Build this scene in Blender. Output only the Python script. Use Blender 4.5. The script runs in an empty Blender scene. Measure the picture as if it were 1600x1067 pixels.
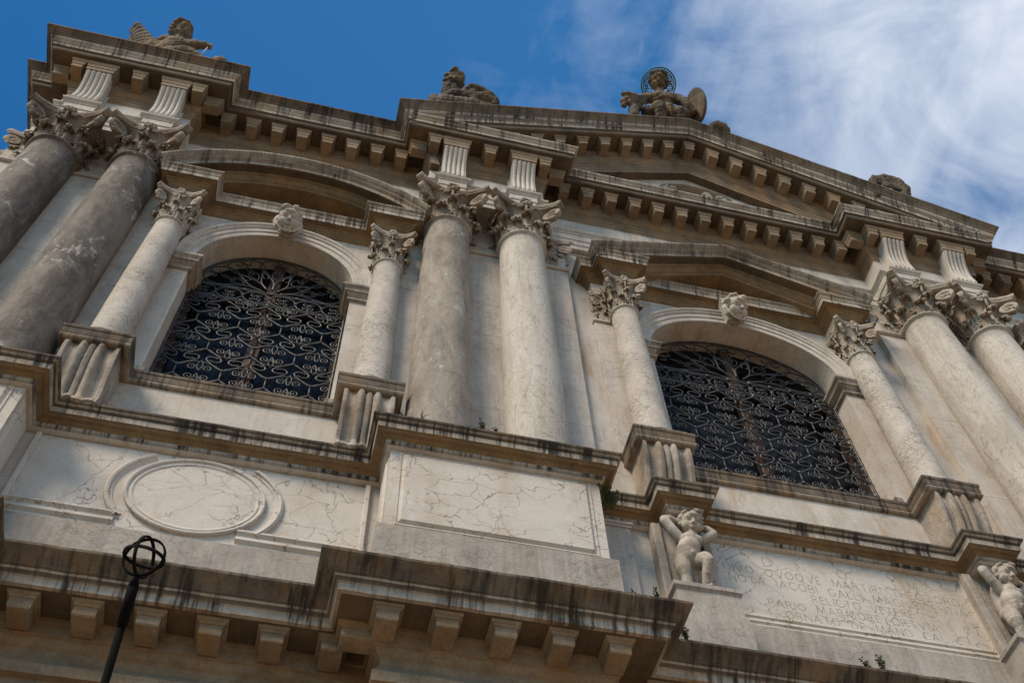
import bpy, bmesh, math, random
from mathutils import Vector, Matrix, noise, Quaternion
random.seed(7)
S = bpy.context.scene
COL = S.collection
R = math.radians

# ------------------------------------------------------------------ camera
cam_d = bpy.data.cameras.new('camera'); cam = bpy.data.objects.new('camera', cam_d); COL.objects.link(cam)
ROW = [[0.9731811577047098, -0.2281147660262575, -0.02969996311961403],
       [-0.18064018153795605, -0.8377397037252641, 0.5153264146308056],
       [0.14243440280513314, 0.4961409500566271, 0.8564791874730247]]
m = Matrix(((ROW[0][0], ROW[1][0], -ROW[2][0], 0), (ROW[0][1], ROW[1][1], -ROW[2][1], 0),
            (ROW[0][2], ROW[1][2], -ROW[2][2], 0), (0, 0, 0, 1)))
cam.matrix_world = Matrix.Translation((0, -7, 1.6)) @ m
cam_d.sensor_width = 36; cam_d.lens = 38.25; cam_d.clip_start = .05; cam_d.clip_end = 5000
S.camera = cam

# ------------------------------------------------------------------ world, sun, exposure
SUN_EL, SUN_AZ = R(47), R(-132)        # soft key standing in for open-sky light, high front left; azimuth from +Y towards +X
W = bpy.data.worlds.new('World'); S.world = W; W.use_nodes = True
nt = W.node_tree; nt.nodes.clear()
def N(t, typ, **kw):
    n = t.nodes.new(typ)
    for k, v in kw.items(): setattr(n, k, v)
    return n
out = N(nt, 'ShaderNodeOutputWorld'); bg = N(nt, 'ShaderNodeBackground')
sky = N(nt, 'ShaderNodeTexSky', sky_type='NISHITA'); sky.sun_disc = False
sky.sun_elevation = SUN_EL; sky.sun_rotation = SUN_AZ
sky.altitude = 0; sky.air_density = 1.0; sky.dust_density = .6; sky.ozone_density = 2.2
bg.inputs['Strength'].default_value = .05
tc = N(nt, 'ShaderNodeTexCoord')
def MATH(t, op, a, b=None, clamp=False):
    n = N(t, 'ShaderNodeMath', operation=op); n.use_clamp = clamp
    for i, v in enumerate((a, b)):
        if v is None: continue
        if isinstance(v, (int, float)): n.inputs[i].default_value = v
        else: t.links.new(v, n.inputs[i])
    return n.outputs[0]
def RAMP(t, fac, stops):
    n = N(t, 'ShaderNodeValToRGB'); cr = n.color_ramp
    while len(cr.elements) < len(stops): cr.elements.new(.5)
    for e, (p, c) in zip(cr.elements, stops):
        e.position = p; e.color = (c, c, c, 1) if isinstance(c, (int, float)) else (*c, 1)
    t.links.new(fac, n.inputs[0]); return n.outputs[0]
def NOISE(t, vec, scale, detail=6, rough=.55, dist=0):
    n = N(t, 'ShaderNodeTexNoise'); n.inputs['Scale'].default_value = scale; n.inputs['Detail'].default_value = detail
    n.inputs['Roughness'].default_value = rough; n.inputs['Distortion'].default_value = dist
    t.links.new(vec, n.inputs['Vector']); return n.outputs['Fac']
def MAPPING(t, vec, scale=(1, 1, 1), loc=(0, 0, 0), rot=(0, 0, 0)):
    n = N(t, 'ShaderNodeMapping'); n.inputs['Scale'].default_value = scale; n.inputs['Location'].default_value = loc
    n.inputs['Rotation'].default_value = rot; t.links.new(vec, n.inputs['Vector']); return n.outputs[0]
def MIX(t, fac, a, b, blend='MIX'):
    n = N(t, 'ShaderNodeMix', data_type='RGBA', blend_type=blend)
    for i, v in ((0, fac), (6, a), (7, b)):
        if isinstance(v, (int, float)): n.inputs[i].default_value = v
        elif isinstance(v, tuple): n.inputs[i].default_value = (*v, 1)
        else: t.links.new(v, n.inputs[i])
    return n.outputs[2]
# cirrus clouds laid over the sky by direction: mostly towards +X
sep = N(nt, 'ShaderNodeSeparateXYZ'); nt.links.new(tc.outputs['Generated'], sep.inputs[0])
DIR = tc.outputs['Generated']
c1 = NOISE(nt, MAPPING(nt, DIR, (2.0, 2.6, 2.0), rot=(0, 0, R(25))), 3.4, 10, .60, .6)
c2 = NOISE(nt, MAPPING(nt, DIR, (5.2, 1.9, 2.2), (3, 1, 2), rot=(0, 0, R(-14))), 3.0, 7, .52, .8)
cl = MATH(nt, 'ADD', MATH(nt, 'MULTIPLY', c1, .66), MATH(nt, 'MULTIPLY', c2, .34))
side = RAMP(nt, MATH(nt, 'ADD', sep.outputs['X'], .5), [(.48, 0), (.70, .52), (.88, 1)])
cover = MATH(nt, 'ADD', cl, MATH(nt, 'MULTIPLY', MATH(nt, 'SUBTRACT', side, .66), .34))
cmask = RAMP(nt, cover, [(.36, 0), (.52, .34), (.78, .84)])
cmask = MATH(nt, 'MULTIPLY', cmask, side)
# a few thin wisps ahead of the bank
c3 = NOISE(nt, MAPPING(nt, DIR, (7.5, 1.6, 2.0), (1, 4, 2), rot=(0, 0, R(-22))), 2.6, 6, .5, .3)
wisp = MATH(nt, 'MULTIPLY', RAMP(nt, c3, [(.55, 0), (.72, .34)]), RAMP(nt, MATH(nt, 'ADD', sep.outputs['X'], .5), [(.50, 0), (.60, 1)]))
cmask = MATH(nt, 'MAXIMUM', cmask, wisp)
hs_ = N(nt, 'ShaderNodeHueSaturation'); hs_.inputs['Saturation'].default_value = 1.32; hs_.inputs['Value'].default_value = .88
nt.links.new(sky.outputs[0], hs_.inputs['Color'])
skyc = MIX(nt, 1.0, hs_.outputs[0], MIX(nt, RAMP(nt, MATH(nt, 'ADD', sep.outputs['X'], .5), [(.16, 0), (.62, 1)]), (.42, .90, 1.0), (1.12, 1.42, 1.36)), 'MULTIPLY')
nt.links.new(MIX(nt, cmask, skyc, (6.2, 6.5, 7.0)), bg.inputs['Color'])
nt.links.new(bg.outputs[0], out.inputs[0])

sd = bpy.data.lights.new('sun', 'SUN'); sd.energy = 1.5; sd.angle = R(20); sd.color = (1, .85, .67)
sun = bpy.data.objects.new('sun', sd); COL.objects.link(sun)
sdir = Vector((math.sin(SUN_AZ) * math.cos(SUN_EL), math.cos(SUN_AZ) * math.cos(SUN_EL), math.sin(SUN_EL)))
sun.rotation_euler = sdir.to_track_quat('Z', 'Y').to_euler()
S.view_settings.view_transform = 'Standard'; S.view_settings.look = 'None'
S.view_settings.exposure = 1.6; S.view_settings.gamma = 1

# ------------------------------------------------------------------ materials
def stone(name, c_light, c_dark, patch=.5, crack=0., streak=0., ochre=0., speck=.3, vein=0., lichen=0., rough=.85, bump=.25, crack_scale=2.0, cmask_=.03, stretch=None, sharp=0., rust=0., streak_col=(.022, .018, .014)):
    mt = bpy.data.materials.new(name); mt.use_nodes = True; t = mt.node_tree; t.nodes.clear()
    o = N(t, 'ShaderNodeOutputMaterial'); b = N(t, 'ShaderNodeBsdfPrincipled'); t.links.new(b.outputs[0], o.inputs[0])
    geo = N(t, 'ShaderNodeNewGeometry'); P = geo.outputs['Position']
    PS = MAPPING(t, P, (1.5, 1.5, stretch)) if stretch else P
    big = NOISE(t, PS, 1.1, 8, .66, .5); mid = NOISE(t, MAPPING(t, PS, loc=(7, 3, 1)), 4.5, 10, .72, .6); fine = NOISE(t, P, 38, 6, .7)
    v = MATH(t, 'ADD', MATH(t, 'MULTIPLY', big, .55), MATH(t, 'MULTIPLY', mid, .45))
    lo = .41 + sharp; hi = .60 - sharp
    f = RAMP(t, v, [(lo, 0), (hi, 1)])
    col = MIX(t, MATH(t, 'MULTIPLY', f, patch), c_light, c_dark)
    sp = RAMP(t, fine, [(.35, 1), (.62, 0)])
    col = MIX(t, MATH(t, 'MULTIPLY', sp, speck * .6), col, tuple(x * .55 for x in c_dark))
    warm = RAMP(t, NOISE(t, MAPPING(t, P, (1, 1, .45), (2, 9, 4)), 2.1, 6, .6), [(.47, 0), (.66, 1)])
    if ochre > 0:
        col = MIX(t, MATH(t, 'MULTIPLY', warm, ochre), col, (.27, .155, .065))
    if rust > 0:      # iron-yellow run-off below the ledges
        r1 = NOISE(t, MAPPING(t, P, (1, .5, .16), (3, 1, 6)), 4.2, 7, .65, .35)
        col = MIX(t, MATH(t, 'MULTIPLY', RAMP(t, r1, [(.58, 0), (.70, 1)]), rust), col, (.33, .20, .085))
    if vein > 0:      # wavy sedimentary veins along the block
        wv = NOISE(t, MAPPING(t, P, (3.2, 3.2, .55)), 1.6, 5, .5, 2.2)
        vm = RAMP(t, MATH(t, 'ABSOLUTE', MATH(t, 'SUBTRACT', MATH(t, 'FRACT', MATH(t, 'MULTIPLY', wv, 7)), .5)), [(0, 1), (.07, .0)])
        col = MIX(t, MATH(t, 'MULTIPLY', vm, vein), col, tuple(x * .5 for x in c_dark))
    h = MATH(t, 'ADD', MATH(t, 'MULTIPLY', mid, .6), MATH(t, 'MULTIPLY', fine, .35))
    if crack > 0:
        wob = N(t, 'ShaderNodeTexNoise'); wob.inputs['Scale'].default_value = 5; wob.inputs['Detail'].default_value = 5; t.links.new(P, wob.inputs['Vector'])
        mixv = N(t, 'ShaderNodeMix', data_type='VECTOR'); mixv.inputs[0].default_value = .22
        t.links.new(P, mixv.inputs[4]); t.links.new(wob.outputs['Color'], mixv.inputs[5])
        cr = None
        for sc_, wd, loc in ((crack_scale, .008, (0, 0, 0)), (crack_scale * 2.7, .010, (5, 2, 8))):
            vo = N(t, 'ShaderNodeTexVoronoi', feature='DISTANCE_TO_EDGE'); vo.inputs['Scale'].default_value = sc_
            t.links.new(MAPPING(t, mixv.outputs[1], (1, 1, 1.5), loc), vo.inputs['Vector'])
            c = RAMP(t, vo.outputs['Distance'], [(0, 1), (wd * sc_ / 2, 0)])
            msk = RAMP(t, NOISE(t, MAPPING(t, P, loc=(loc[1] + 4, 1, loc[0])), 1.7, 4, .6), [(.5 - cmask_, 0), (.62 - cmask_, 1)])
            c = MATH(t, 'MULTIPLY', c, msk)
            cr = c if cr is None else MATH(t, 'MAXIMUM', cr, c)
        col = MIX(t, MATH(t, 'MULTIPLY', cr, crack), col, (.12, .082, .055))
        h = MATH(t, 'SUBTRACT', h, MATH(t, 'MULTIPLY', cr, .6))
    if lichen > 0:
        lm = RAMP(t, NOISE(t, MAPPING(t, P, (1, 1, .7), (1, 5, 3)), 5.5, 10, .72, .8), [(.56, 0), (.63, 1)])
        lm2 = RAMP(t, NOISE(t, MAPPING(t, P, loc=(9, 9, 3)), 1.3, 4, .5), [(.46, 0), (.6, 1)])
        col = MIX(t, MATH(t, 'MULTIPLY', MATH(t, 'MULTIPLY', lm, lm2), lichen), col, (.46, .43, .38))
    if streak > 0:    # black drips left by rain
        s1 = NOISE(t, MAPPING(t, P, (1, .10, .06)), 21, 4, .62, .1)
        s2 = NOISE(t, MAPPING(t, P, (1, 1, .5), (4, 4, 1)), 2.3, 5, .6, .3)
        s3 = NOISE(t, MAPPING(t, P, (1, .3, .12), (2, 7, 5)), 7, 5, .65, .2)
        sm = RAMP(t, MATH(t, 'ADD', MATH(t, 'MULTIPLY', s1, .42), MATH(t, 'ADD', MATH(t, 'MULTIPLY', s3, .30), MATH(t, 'MULTIPLY', s2, .40))), [(.545, 0), (.64, 1)])
        col = MIX(t, MATH(t, 'MULTIPLY', sm, streak), col, streak_col)
    t.links.new(col, b.inputs['Base Color']); b.inputs['Roughness'].default_value = rough
    b.inputs['Specular IOR Level'].default_value = .25
    bp = N(t, 'ShaderNodeBump'); bp.inputs['Strength'].default_value = bump; bp.inputs['Distance'].default_value = .03
    t.links.new(h, bp.inputs['Height']); t.links.new(bp.outputs[0], b.inputs['Normal'])
    return mt
M = {}
M['wall'] = stone('pale_istrian_stone', (.54, .485, .43), (.41, .355, .305), .65, crack=.45, streak=.12, ochre=.25, speck=.35, crack_scale=1.6, rust=.5)
M['panel'] = stone('cracked_white_stone', (.54, .49, .44), (.43, .38, .33), .55, crack=.8, ochre=.32, speck=.3, crack_scale=1.35, bump=.25, cmask_=.10, rust=.5)
M['pier'] = stone('pier_stone', (.54, .485, .43), (.38, .33, .285), .7, crack=.5, streak=.14, ochre=.25, speck=.45, crack_scale=2.2)
M['cornice'] = stone('weathered_cornice_stone', (.36, .30, .24), (.16, .125, .092), .9, crack=.3, streak=.8, ochre=.55, speck=.3, bump=.45, rust=.5)
M['crust'] = stone('black_crust_stone', (.17, .133, .10), (.06, .047, .036), .9, crack=.25, streak=.85, ochre=.35, speck=.3, bump=.5)
M['corona'] = stone('rain_dripped_corona_stone', (.46, .405, .345), (.25, .205, .16), .8, crack=.35, streak=.95, ochre=.25, speck=.4, bump=.35, rust=.5)
M['bed'] = stone('ochre_stained_shaded_stone', (.27, .18, .098), (.11, .073, .042), .9, crack=.1, ochre=.45, speck=.6, bump=.3)  # ochre stain, its colour also darkened to deepen shade below the ledges
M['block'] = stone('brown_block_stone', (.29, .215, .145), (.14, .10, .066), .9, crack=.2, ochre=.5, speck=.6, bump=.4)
M['soffit'] = stone('shaded_brown_soffit_stone', (.125, .09, .06), (.05, .037, .025), .9, ochre=.2, speck=.6, bump=.35)  # brown stone with the shade of undersides and coffers put into its colour
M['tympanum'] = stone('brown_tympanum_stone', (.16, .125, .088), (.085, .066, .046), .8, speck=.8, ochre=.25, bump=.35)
M['gable'] = stone('grey_gable_stone', (.23, .185, .145), (.09, .072, .055), .9, crack=.2, streak=.5, ochre=.4, speck=.5, bump=.4)
M['shaft_grey'] = stone('grey_weathered_shaft', (.20, .17, .143), (.09, .074, .062), 1., crack=.2, speck=.5, lichen=.85, bump=.4, stretch=.55, sharp=.03)
M['shaft_mid'] = stone('mottled_shaft', (.345, .297, .25), (.18, .148, .12), 1., crack=.3, speck=.5, lichen=.9, vein=.25, bump=.4, stretch=.6, sharp=.012)
M['shaft_pale'] = stone('veined_pale_shaft', (.51, .46, .405), (.37, .325, .275), .95, crack=.4, speck=.4, vein=.75, bump=.35, stretch=.3, sharp=.03)
M['shaft_small'] = stone('pitted_small_shaft', (.52, .465, .41), (.37, .32, .275), .8, crack=.7, speck=.65, crack_scale=4.5, bump=.5, sharp=.02)
M['carved'] = stone('carved_capital_stone', (.44, .38, .32), (.20, .162, .125), 1., crack=.3, ochre=.3, speck=.7, bump=.5, sharp=.02)
M['carved_grey'] = stone('greyed_capital_stone', (.34, .29, .245), (.13, .105, .083), 1., crack=.3, ochre=.25, speck=.7, bump=.5, sharp=.02)
M['bracket'] = stone('white_bracket_stone', (.55, .50, .445), (.40, .35, .30), .7, crack=.25, streak=.2, ochre=.15, speck=.4)
M['putto'] = stone('putto_marble', (.48, .43, .375), (.27, .225, .18), .85, crack=.5, streak=.25, ochre=.2, speck=.4, crack_scale=5, bump=.25, sharp=.03)
M['mask'] = stone('cherub_marble', (.52, .465, .41), (.34, .29, .24), .75, crack=.2, streak=.2, ochre=.25, speck=.4, bump=.2, sharp=.02)
M['statue'] = stone('statue_stone', (.165, .13, .095), (.045, .036, .026), 1., crack=.2, ochre=.4, speck=.6, streak=.35, bump=.5, sharp=.03)
M['plinth'] = stone('grey_plinth_stone', (.40, .355, .31), (.25, .215, .185), .8, crack=.5, speck=.5, streak=.2, ochre=.15, crack_scale=3)
def plain(name, col, rough=.5, metal=0., var=.3, spec=.5):
    mt = bpy.data.materials.new(name); mt.use_nodes = True; t = mt.node_tree; b = t.nodes['Principled BSDF']
    geo = N(t, 'ShaderNodeNewGeometry')
    nz = NOISE(t, geo.outputs['Position'], 9, 6, .65)
    t.links.new(MIX(t, RAMP(t, nz, [(.35, 0), (.65, 1)]), tuple(c * (1 + var) for c in col), tuple(c * (1 - var) for c in col)), b.inputs['Base Color'])
    b.inputs['Roughness'].default_value = rough; b.inputs['Metallic'].default_value = metal; b.inputs['Specular IOR Level'].default_value = spec
    return mt
M['iron'] = plain('wrought_iron', (.026, .025, .026), .5, .0, .4)
M['black'] = plain('black_paint', (.004, .0036, .0032), .85, 0, .3, .08)
M['glass'] = plain('dark_window_glass', (.004, .005, .007), .2, 0, .5, .12)
M['wood'] = plain('weathered_red_wood', (.055, .026, .016), .8, 0, .55)
M['copper'] = plain('green_copper', (.06, .13, .085), .6, .3, .5)
M['leaf'] = plain('weed_green', (.055, .075, .02), .8, 0, .5)
M['twig'] = plain('dry_twig', (.10, .075, .045), .9, 0, .4)
M['ground'] = stone('paving_stone', (.34, .25, .165), (.26, .19, .12), .7, crack=.3)
M['letter'] = plain('engraved_letter', (.31, .265, .215), .95, 0, .3, .1)
M['dark'] = plain('dark_hollow', (.02, .016, .012), .9)

# ------------------------------------------------------------------ mesh helpers
def tag(o, label=None, cat=None, group=None, kind=None):
    if label: o['label'] = label
    if cat: o['category'] = cat
    if group: o['group'] = group
    if kind: o['kind'] = kind
    return o
def empty(name, loc=(0, 0, 0)):
    o = bpy.data.objects.new(name, None); o.location = loc; COL.objects.link(o); return o
class MB:
    """collects geometry; coordinates are (x, p, z) with p = distance in front of the wall (y = -p)"""
    def __init__(s): s.v = []; s.f = []; s.mi = []; s.sm = []
    def add(s, vs, fs, mi=0, smooth=False):
        b = len(s.v); s.v += [(x, -p, z) for x, p, z in vs]
        for f in fs: s.f.append([b + i for i in f]); s.mi.append(mi); s.sm.append(smooth)
    def box(s, x0, x1, p0, p1, z0, z1, mi=0, bev=0.):
        if bev <= 0:
            v = [(x, p, z) for z in (z0, z1) for p in (p0, p1) for x in (x0, x1)]
            s.add(v, [(0, 1, 3, 2), (4, 6, 7, 5), (0, 4, 5, 1), (2, 3, 7, 6), (0, 2, 6, 4), (1, 5, 7, 3)], mi)
        else:
            v = []; b = bev
            for z in (z0, z1):
                for p in (p0, p1):
                    for x in (x0, x1):
                        sx = b if x == x0 else -b; sp = b if p == p0 else -b; sz = b if z == z0 else -b
                        v += [(x, p + sp, z + sz), (x + sx, p, z + sz), (x + sx, p + sp, z)]
            I = lambda x, p, z, k: ((z * 2 + p) * 2 + x) * 3 + k
            F = []
            for a in (0, 1):
                F.append([I(a, 0, 0, 0), I(a, 1, 0, 0), I(a, 1, 1, 0), I(a, 0, 1, 0)])
                F.append([I(0, a, 0, 1), I(1, a, 0, 1), I(1, a, 1, 1), I(0, a, 1, 1)])
                F.append([I(0, 0, a, 2), I(1, 0, a, 2), I(1, 1, a, 2), I(0, 1, a, 2)])
            for a in (0, 1):
                for c in (0, 1):
                    F.append([I(a, c, 0, 0), I(a, c, 1, 0), I(a, c, 1, 1), I(a, c, 0, 1)])
                    F.append([I(a, 0, c, 0), I(a, 1, c, 0), I(a, 1, c, 2), I(a, 0, c, 2)])
                    F.append([I(0, a, c, 1), I(1, a, c, 1), I(1, a, c, 2), I(0, a, c, 2)])
                    for d in (0, 1): F.append([I(a, c, d, 0), I(a, c, d, 1), I(a, c, d, 2)])
            s.add(v, F, mi)
    def build(s, name, mats, parent=None, recalc=True, wob=0.):
        if not isinstance(mats, (list, tuple)): mats = [mats]
        me = bpy.data.meshes.new(name); me.from_pydata(s.v, [], s.f)
        for mt in mats: me.materials.append(mt)
        me.polygons.foreach_set('material_index', s.mi); me.polygons.foreach_set('use_smooth', s.sm)
        if wob:
            for v in me.vertices:
                q = v.co * 6.0
                v.co += wob * Vector((0, noise.noise(q), noise.noise(q + Vector((9, 4, 2)))))
        if recalc:
            bm = bmesh.new(); bm.from_mesh(me); bmesh.ops.recalc_face_normals(bm, faces=bm.faces); bm.to_mesh(me); bm.free()
        me.update(); o = bpy.data.objects.new(name, me); COL.objects.link(o)
        if parent: o.parent = parent
        return o
def sweep(mb, plan, prof, mis, zoff=None, step=.14, caps=True):
    """profile (inset d, z) swept along an axis-aligned plan line (x, p); mitred at every corner. mis: material per profile strip"""
    n = len(plan); dirs = []
    for i in range(n - 1):
        dx, dp = plan[i + 1][0] - plan[i][0], plan[i + 1][1] - plan[i][1]; L = math.hypot(dx, dp); dirs.append((dx / L, dp / L))
    nrm = [(-d[1], d[0]) for d in dirs]
    rows = []
    for i in range(n):
        if i == 0: o = nrm[0]
        elif i == n - 1: o = nrm[-1]
        else:
            a, b = nrm[i - 1], nrm[i]; k = 1 + a[0] * b[0] + a[1] * b[1]; o = ((a[0] + b[0]) / k, (a[1] + b[1]) / k)
        rows.append([(plan[i][0] - o[0] * d, plan[i][1] - o[1] * d, z + (zoff[i] if zoff else 0)) for d, z in prof])
    full = []
    for i in range(n - 1):
        L = math.hypot(plan[i + 1][0] - plan[i][0], plan[i + 1][1] - plan[i][1]); k = max(1, int(L / step))
        for j in range(k): full.append([tuple(a[q] + (b[q] - a[q]) * j / k for q in range(3)) for a, b in zip(rows[i], rows[i + 1])])
    full.append(rows[-1])
    m_ = len(prof); vs = [v for r in full for v in r]
    for k in range(m_ - 1):
        mb.add([], [], 0)
    b = len(mb.v); mb.v += [(x, -p, z) for x, p, z in vs]
    for i in range(len(full) - 1):
        for k in range(m_ - 1):
            mb.f.append([b + i * m_ + k, b + (i + 1) * m_ + k, b + (i + 1) * m_ + k + 1, b + i * m_ + k + 1])
            mb.mi.append(mis[k] if isinstance(mis, (list, tuple)) else mis); mb.sm.append(False)
    if caps:
        for r in (0, len(full) - 1):
            mb.f.append([b + r * m_ + k for k in range(m_)]); mb.mi.append(mis[0] if isinstance(mis, (list, tuple)) else mis); mb.sm.append(False)
def lathe(mb, cx, cp, prof, seg=48, mi=0, smooth=True):
    vs = []; fs = []
    for r, z in prof:
        for k in range(seg):
            a = 2 * math.pi * k / seg; vs.append((cx + r * math.sin(a), cp + r * math.cos(a), z))
    for i in range(len(prof) - 1):
        for k in range(seg): fs.append((i * seg + k, i * seg + (k + 1) % seg, (i + 1) * seg + (k + 1) % seg, (i + 1) * seg + k))
    mb.add(vs, fs, mi, smooth)
def tube(mb, pts, rad, seg=6, mi=0, smooth=True, closed=False):
    pts = [Vector(p) for p in pts]; n = len(pts); vs = []; fs = []
    rads = rad if isinstance(rad, (list, tuple)) else [rad] * n
    prev = None
    for i, p in enumerate(pts):
        if closed: t = pts[(i + 1) % n] - pts[i - 1]
        else: t = pts[min(i + 1, n - 1)] - pts[max(i - 1, 0)]
        if t.length < 1e-9: t = Vector((0, 0, 1))
        t.normalize()
        if prev is None:
            u = t.cross(Vector((0, 1, 0)));
            if u.length < .1: u = t.cross(Vector((1, 0, 0)))
        else: u = prev - t * prev.dot(t)
        u.normalize(); prev = u; w = t.cross(u)
        for k in range(seg):
            a = 2 * math.pi * k / seg; q = p + (u * math.cos(a) + w * math.sin(a)) * rads[i]; vs.append(tuple(q))
    for i in range(n - 1 + (1 if closed else 0)):
        for k in range(seg): fs.append((i * seg + k, i * seg + (k + 1) % seg, ((i + 1) % n) * seg + (k + 1) % seg, ((i + 1) % n) * seg + k))
    if not closed: fs += [tuple(range(seg)), tuple((n - 1) * seg + k for k in range(seg))]
    mb.add(vs, fs, mi, smooth)
def ellipsoid(mb, c, r, seg=12, ring=8, rot=None, mi=0, smooth=True):
    vs = []; fs = []
    for i in range(ring + 1):
        th = math.pi * i / ring
        for k in range(seg):
            a = 2 * math.pi * k / seg; q = Vector((r[0] * math.sin(th) * math.cos(a), r[1] * math.sin(th) * math.sin(a), r[2] * math.cos(th)))
            if rot is not None: q = rot @ q
            vs.append((c[0] + q.x, c[1] + q.y, c[2] + q.z))
    for i in range(ring):
        for k in range(seg): fs.append((i * seg + k, i * seg + (k + 1) % seg, (i + 1) * seg + (k + 1) % seg, (i + 1) * seg + k))
    mb.add(vs, fs, mi, smooth)
def grid(mb, rows, mi=0, smooth=False, closed=False):
    n = len(rows[0]); vs = [v for r in rows for v in r]; fs = []
    for i in range(len(rows) - 1):
        for k in range(n if closed else n - 1): fs.append((i * n + k, i * n + (k + 1) % n, (i + 1) * n + (k + 1) % n, (i + 1) * n + k))
    mb.add(vs, fs, mi, smooth)
def clay(name, prims, mat, parent=None, voxel=.014, smooth=6, fac=.5, base=(0, 0, 0), rough=0.):
    """one continuous body: overlapping ellipsoids and tapered limbs fused by a voxel remesh, then smoothed. coordinates (x, p, z)"""
    mb = MB()
    for pr in prims:
        if pr[0] == 'e':
            rot = pr[3] if len(pr) > 3 else None
            ellipsoid(mb, pr[1], pr[2], 16, 12, rot)
        else:
            pts, rr = pr[1], pr[2]
            for (a, ra), (c, rc) in zip(zip(pts, rr), list(zip(pts, rr))[1:]):
                a = Vector(a); c = Vector(c); k = max(2, int((c - a).length / (.45 * min(ra, rc))) + 1)
                for i in range(k + 1):
                    f = i / k; q = a.lerp(c, f); r_ = ra + (rc - ra) * f; ellipsoid(mb, tuple(q), (r_, r_, r_), 12, 9)
    tmp = mb.build('tmp', mat)
    tmp.data.transform(Matrix.Translation((-base[0], base[1], -base[2])))
    md = tmp.modifiers.new('r', 'REMESH'); md.mode = 'VOXEL'; md.voxel_size = voxel; md.use_smooth_shade = True
    sm = tmp.modifiers.new('s', 'SMOOTH'); sm.factor = fac; sm.iterations = smooth
    dg = bpy.context.evaluated_depsgraph_get(); dg.update()
    me = bpy.data.meshes.new_from_object(tmp.evaluated_get(dg)); me.name = name
    old = tmp.data; bpy.data.objects.remove(tmp); bpy.data.meshes.remove(old)
    if rough:
        nv = [v.normal.copy() for v in me.vertices]
        for v, n_ in zip(me.vertices, nv):
            q = v.co + Vector(base)
            v.co += n_ * rough * (noise.noise(q * 9) + .8 * noise.noise(q * 23) + .5 * noise.noise(q * 47))
    if not me.materials: me.materials.append(mat)
    me.polygons.foreach_set('use_smooth', [True] * len(me.polygons))
    o = bpy.data.objects.new(name, me); COL.objects.link(o)
    if parent: o.parent = parent
    else: o.location = (base[0], -base[1], base[2])
    return o

# ------------------------------------------------------------------ key dimensions (metres)
xL, xM, xR = -3.916, 1.601, 9.107
xWL, xWR = (xL + xM) / 2, (xM + xR) / 2
xW3 = xR + (xM - xL) / 2
DA = .556                         # column offset from the axis of a pair
XEND = 14.6                       # the facade runs on past the right edge of the frame
XLEFT = xL - 1.28

# ground
g = MB(); g.add([(-300, 300, 0), (300, 300, 0), (300, -300, 0), (-300, -300, 0)], [(0, 1, 2, 3)])
tag(g.build('ground', M['ground']), kind='structure')

F = empty('church_facade'); tag(F, 'pale baroque stone church front with paired columns, grilled windows and a big gable', 'church')

# ------------------------------------------------------------------ walls
mb = MB(); mb.box(-5.02, XEND, -9, -.62, 0, 18.4); mb.build('building_core', M['wall'], F)
for xc in (xL, xM, xR):
    mb = MB(); mb.box(xc - 1.28, xc + 1.28, -.61, .1, 10.3, 17.0)
    # joints between the courses of the pier, left slightly open
    mb.build('pier', M['pier'], F)
def ellipse_arch(xc, hw, zs, rise, n=40, off=0.):
    out_ = []
    for i in range(n + 1):
        t = math.pi * i / n; x, z = -hw * math.cos(t), rise * math.sin(t)
        nx, nz = x / hw ** 2, z / rise ** 2; L = math.hypot(nx, nz)
        out_.append((xc + x + nx / L * off, zs + z + nz / L * off))
    return out_
def arch_wall(xc, hw, zs, rise, x0, x1, z0, z1, sill):
    mb = MB(); A = ellipse_arch(xc, hw, zs, rise)
    q = lambda a, b, c, d: mb.add([(a, 0, c), (b, 0, c), (b, 0, d), (a, 0, d)], [(0, 1, 2, 3)])
    q(x0, x1, z0, sill); q(x0, xc - hw, sill, zs); q(xc + hw, x1, sill, zs); q(x0, xc - hw, zs, z1); q(xc + hw, x1, zs, z1)
    for a, b in zip(A, A[1:]): mb.add([(a[0], 0, a[1]), (b[0], 0, b[1]), (b[0], 0, z1), (a[0], 0, z1)], [(0, 1, 2, 3)])
    path = [(xc - hw, sill)] + A + [(xc + hw, sill)]
    for a, b in zip(path, path[1:]): mb.add([(a[0], 0, a[1]), (b[0], 0, b[1]), (b[0], -.6, b[1]), (a[0], -.6, a[1])], [(0, 1, 2, 3)])
    return mb.build('window_wall', M['wall'], F)
ZS, RISE, SILL = 14.22, 1.03, 11.5
HW, HWR = 1.025, 1.387
arch_wall(xWL, HW, ZS, RISE, xL + 1.28, xM - 1.28, 10.3, 17.0, SILL)
arch_wall(xWR, HWR, ZS, RISE, xM + 1.28, xR - 1.28, 10.3, 17.0, SILL)
arch_wall(xW3, HW, ZS, RISE, xR + 1.28, xW3 + 2.758 - 1.28, 10.3, 17.0, SILL)
# courses: thin slabs standing a few mm proud so that joints read on the upper wall and piers
def courses(x0, x1, p, zs_, name='stone_course'):
    mb = MB()
    for (a, b) in zs_: mb.box(x0, x1, p - .01, p + .006, a + .003, b - .003)
    return mb.build(name, M['pier'], F)
for xc in (xL, xM, xR):
    courses(xc - 1.284, xc + 1.284, .1, [(10.5, 11.9), (11.9, 13.55), (13.55, 14.35), (14.35, 15.75)])
# upper wall behind frieze, lower walls
mb = MB(); mb.box(-5.05, XEND, -.6, .10, 17.0, 18.5); mb.build('frieze_wall', M['wall'], F)
mb = MB(); mb.box(-5.3, XEND, -.6, .10, 8.1, 10.32); mb.build('lower_wall', M['wall'], F)
mb = MB(); mb.box(-5.3, XEND, -.6, .0, 0, 8.15); mb.build('ground_storey_wall', M['wall'], F)

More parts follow.
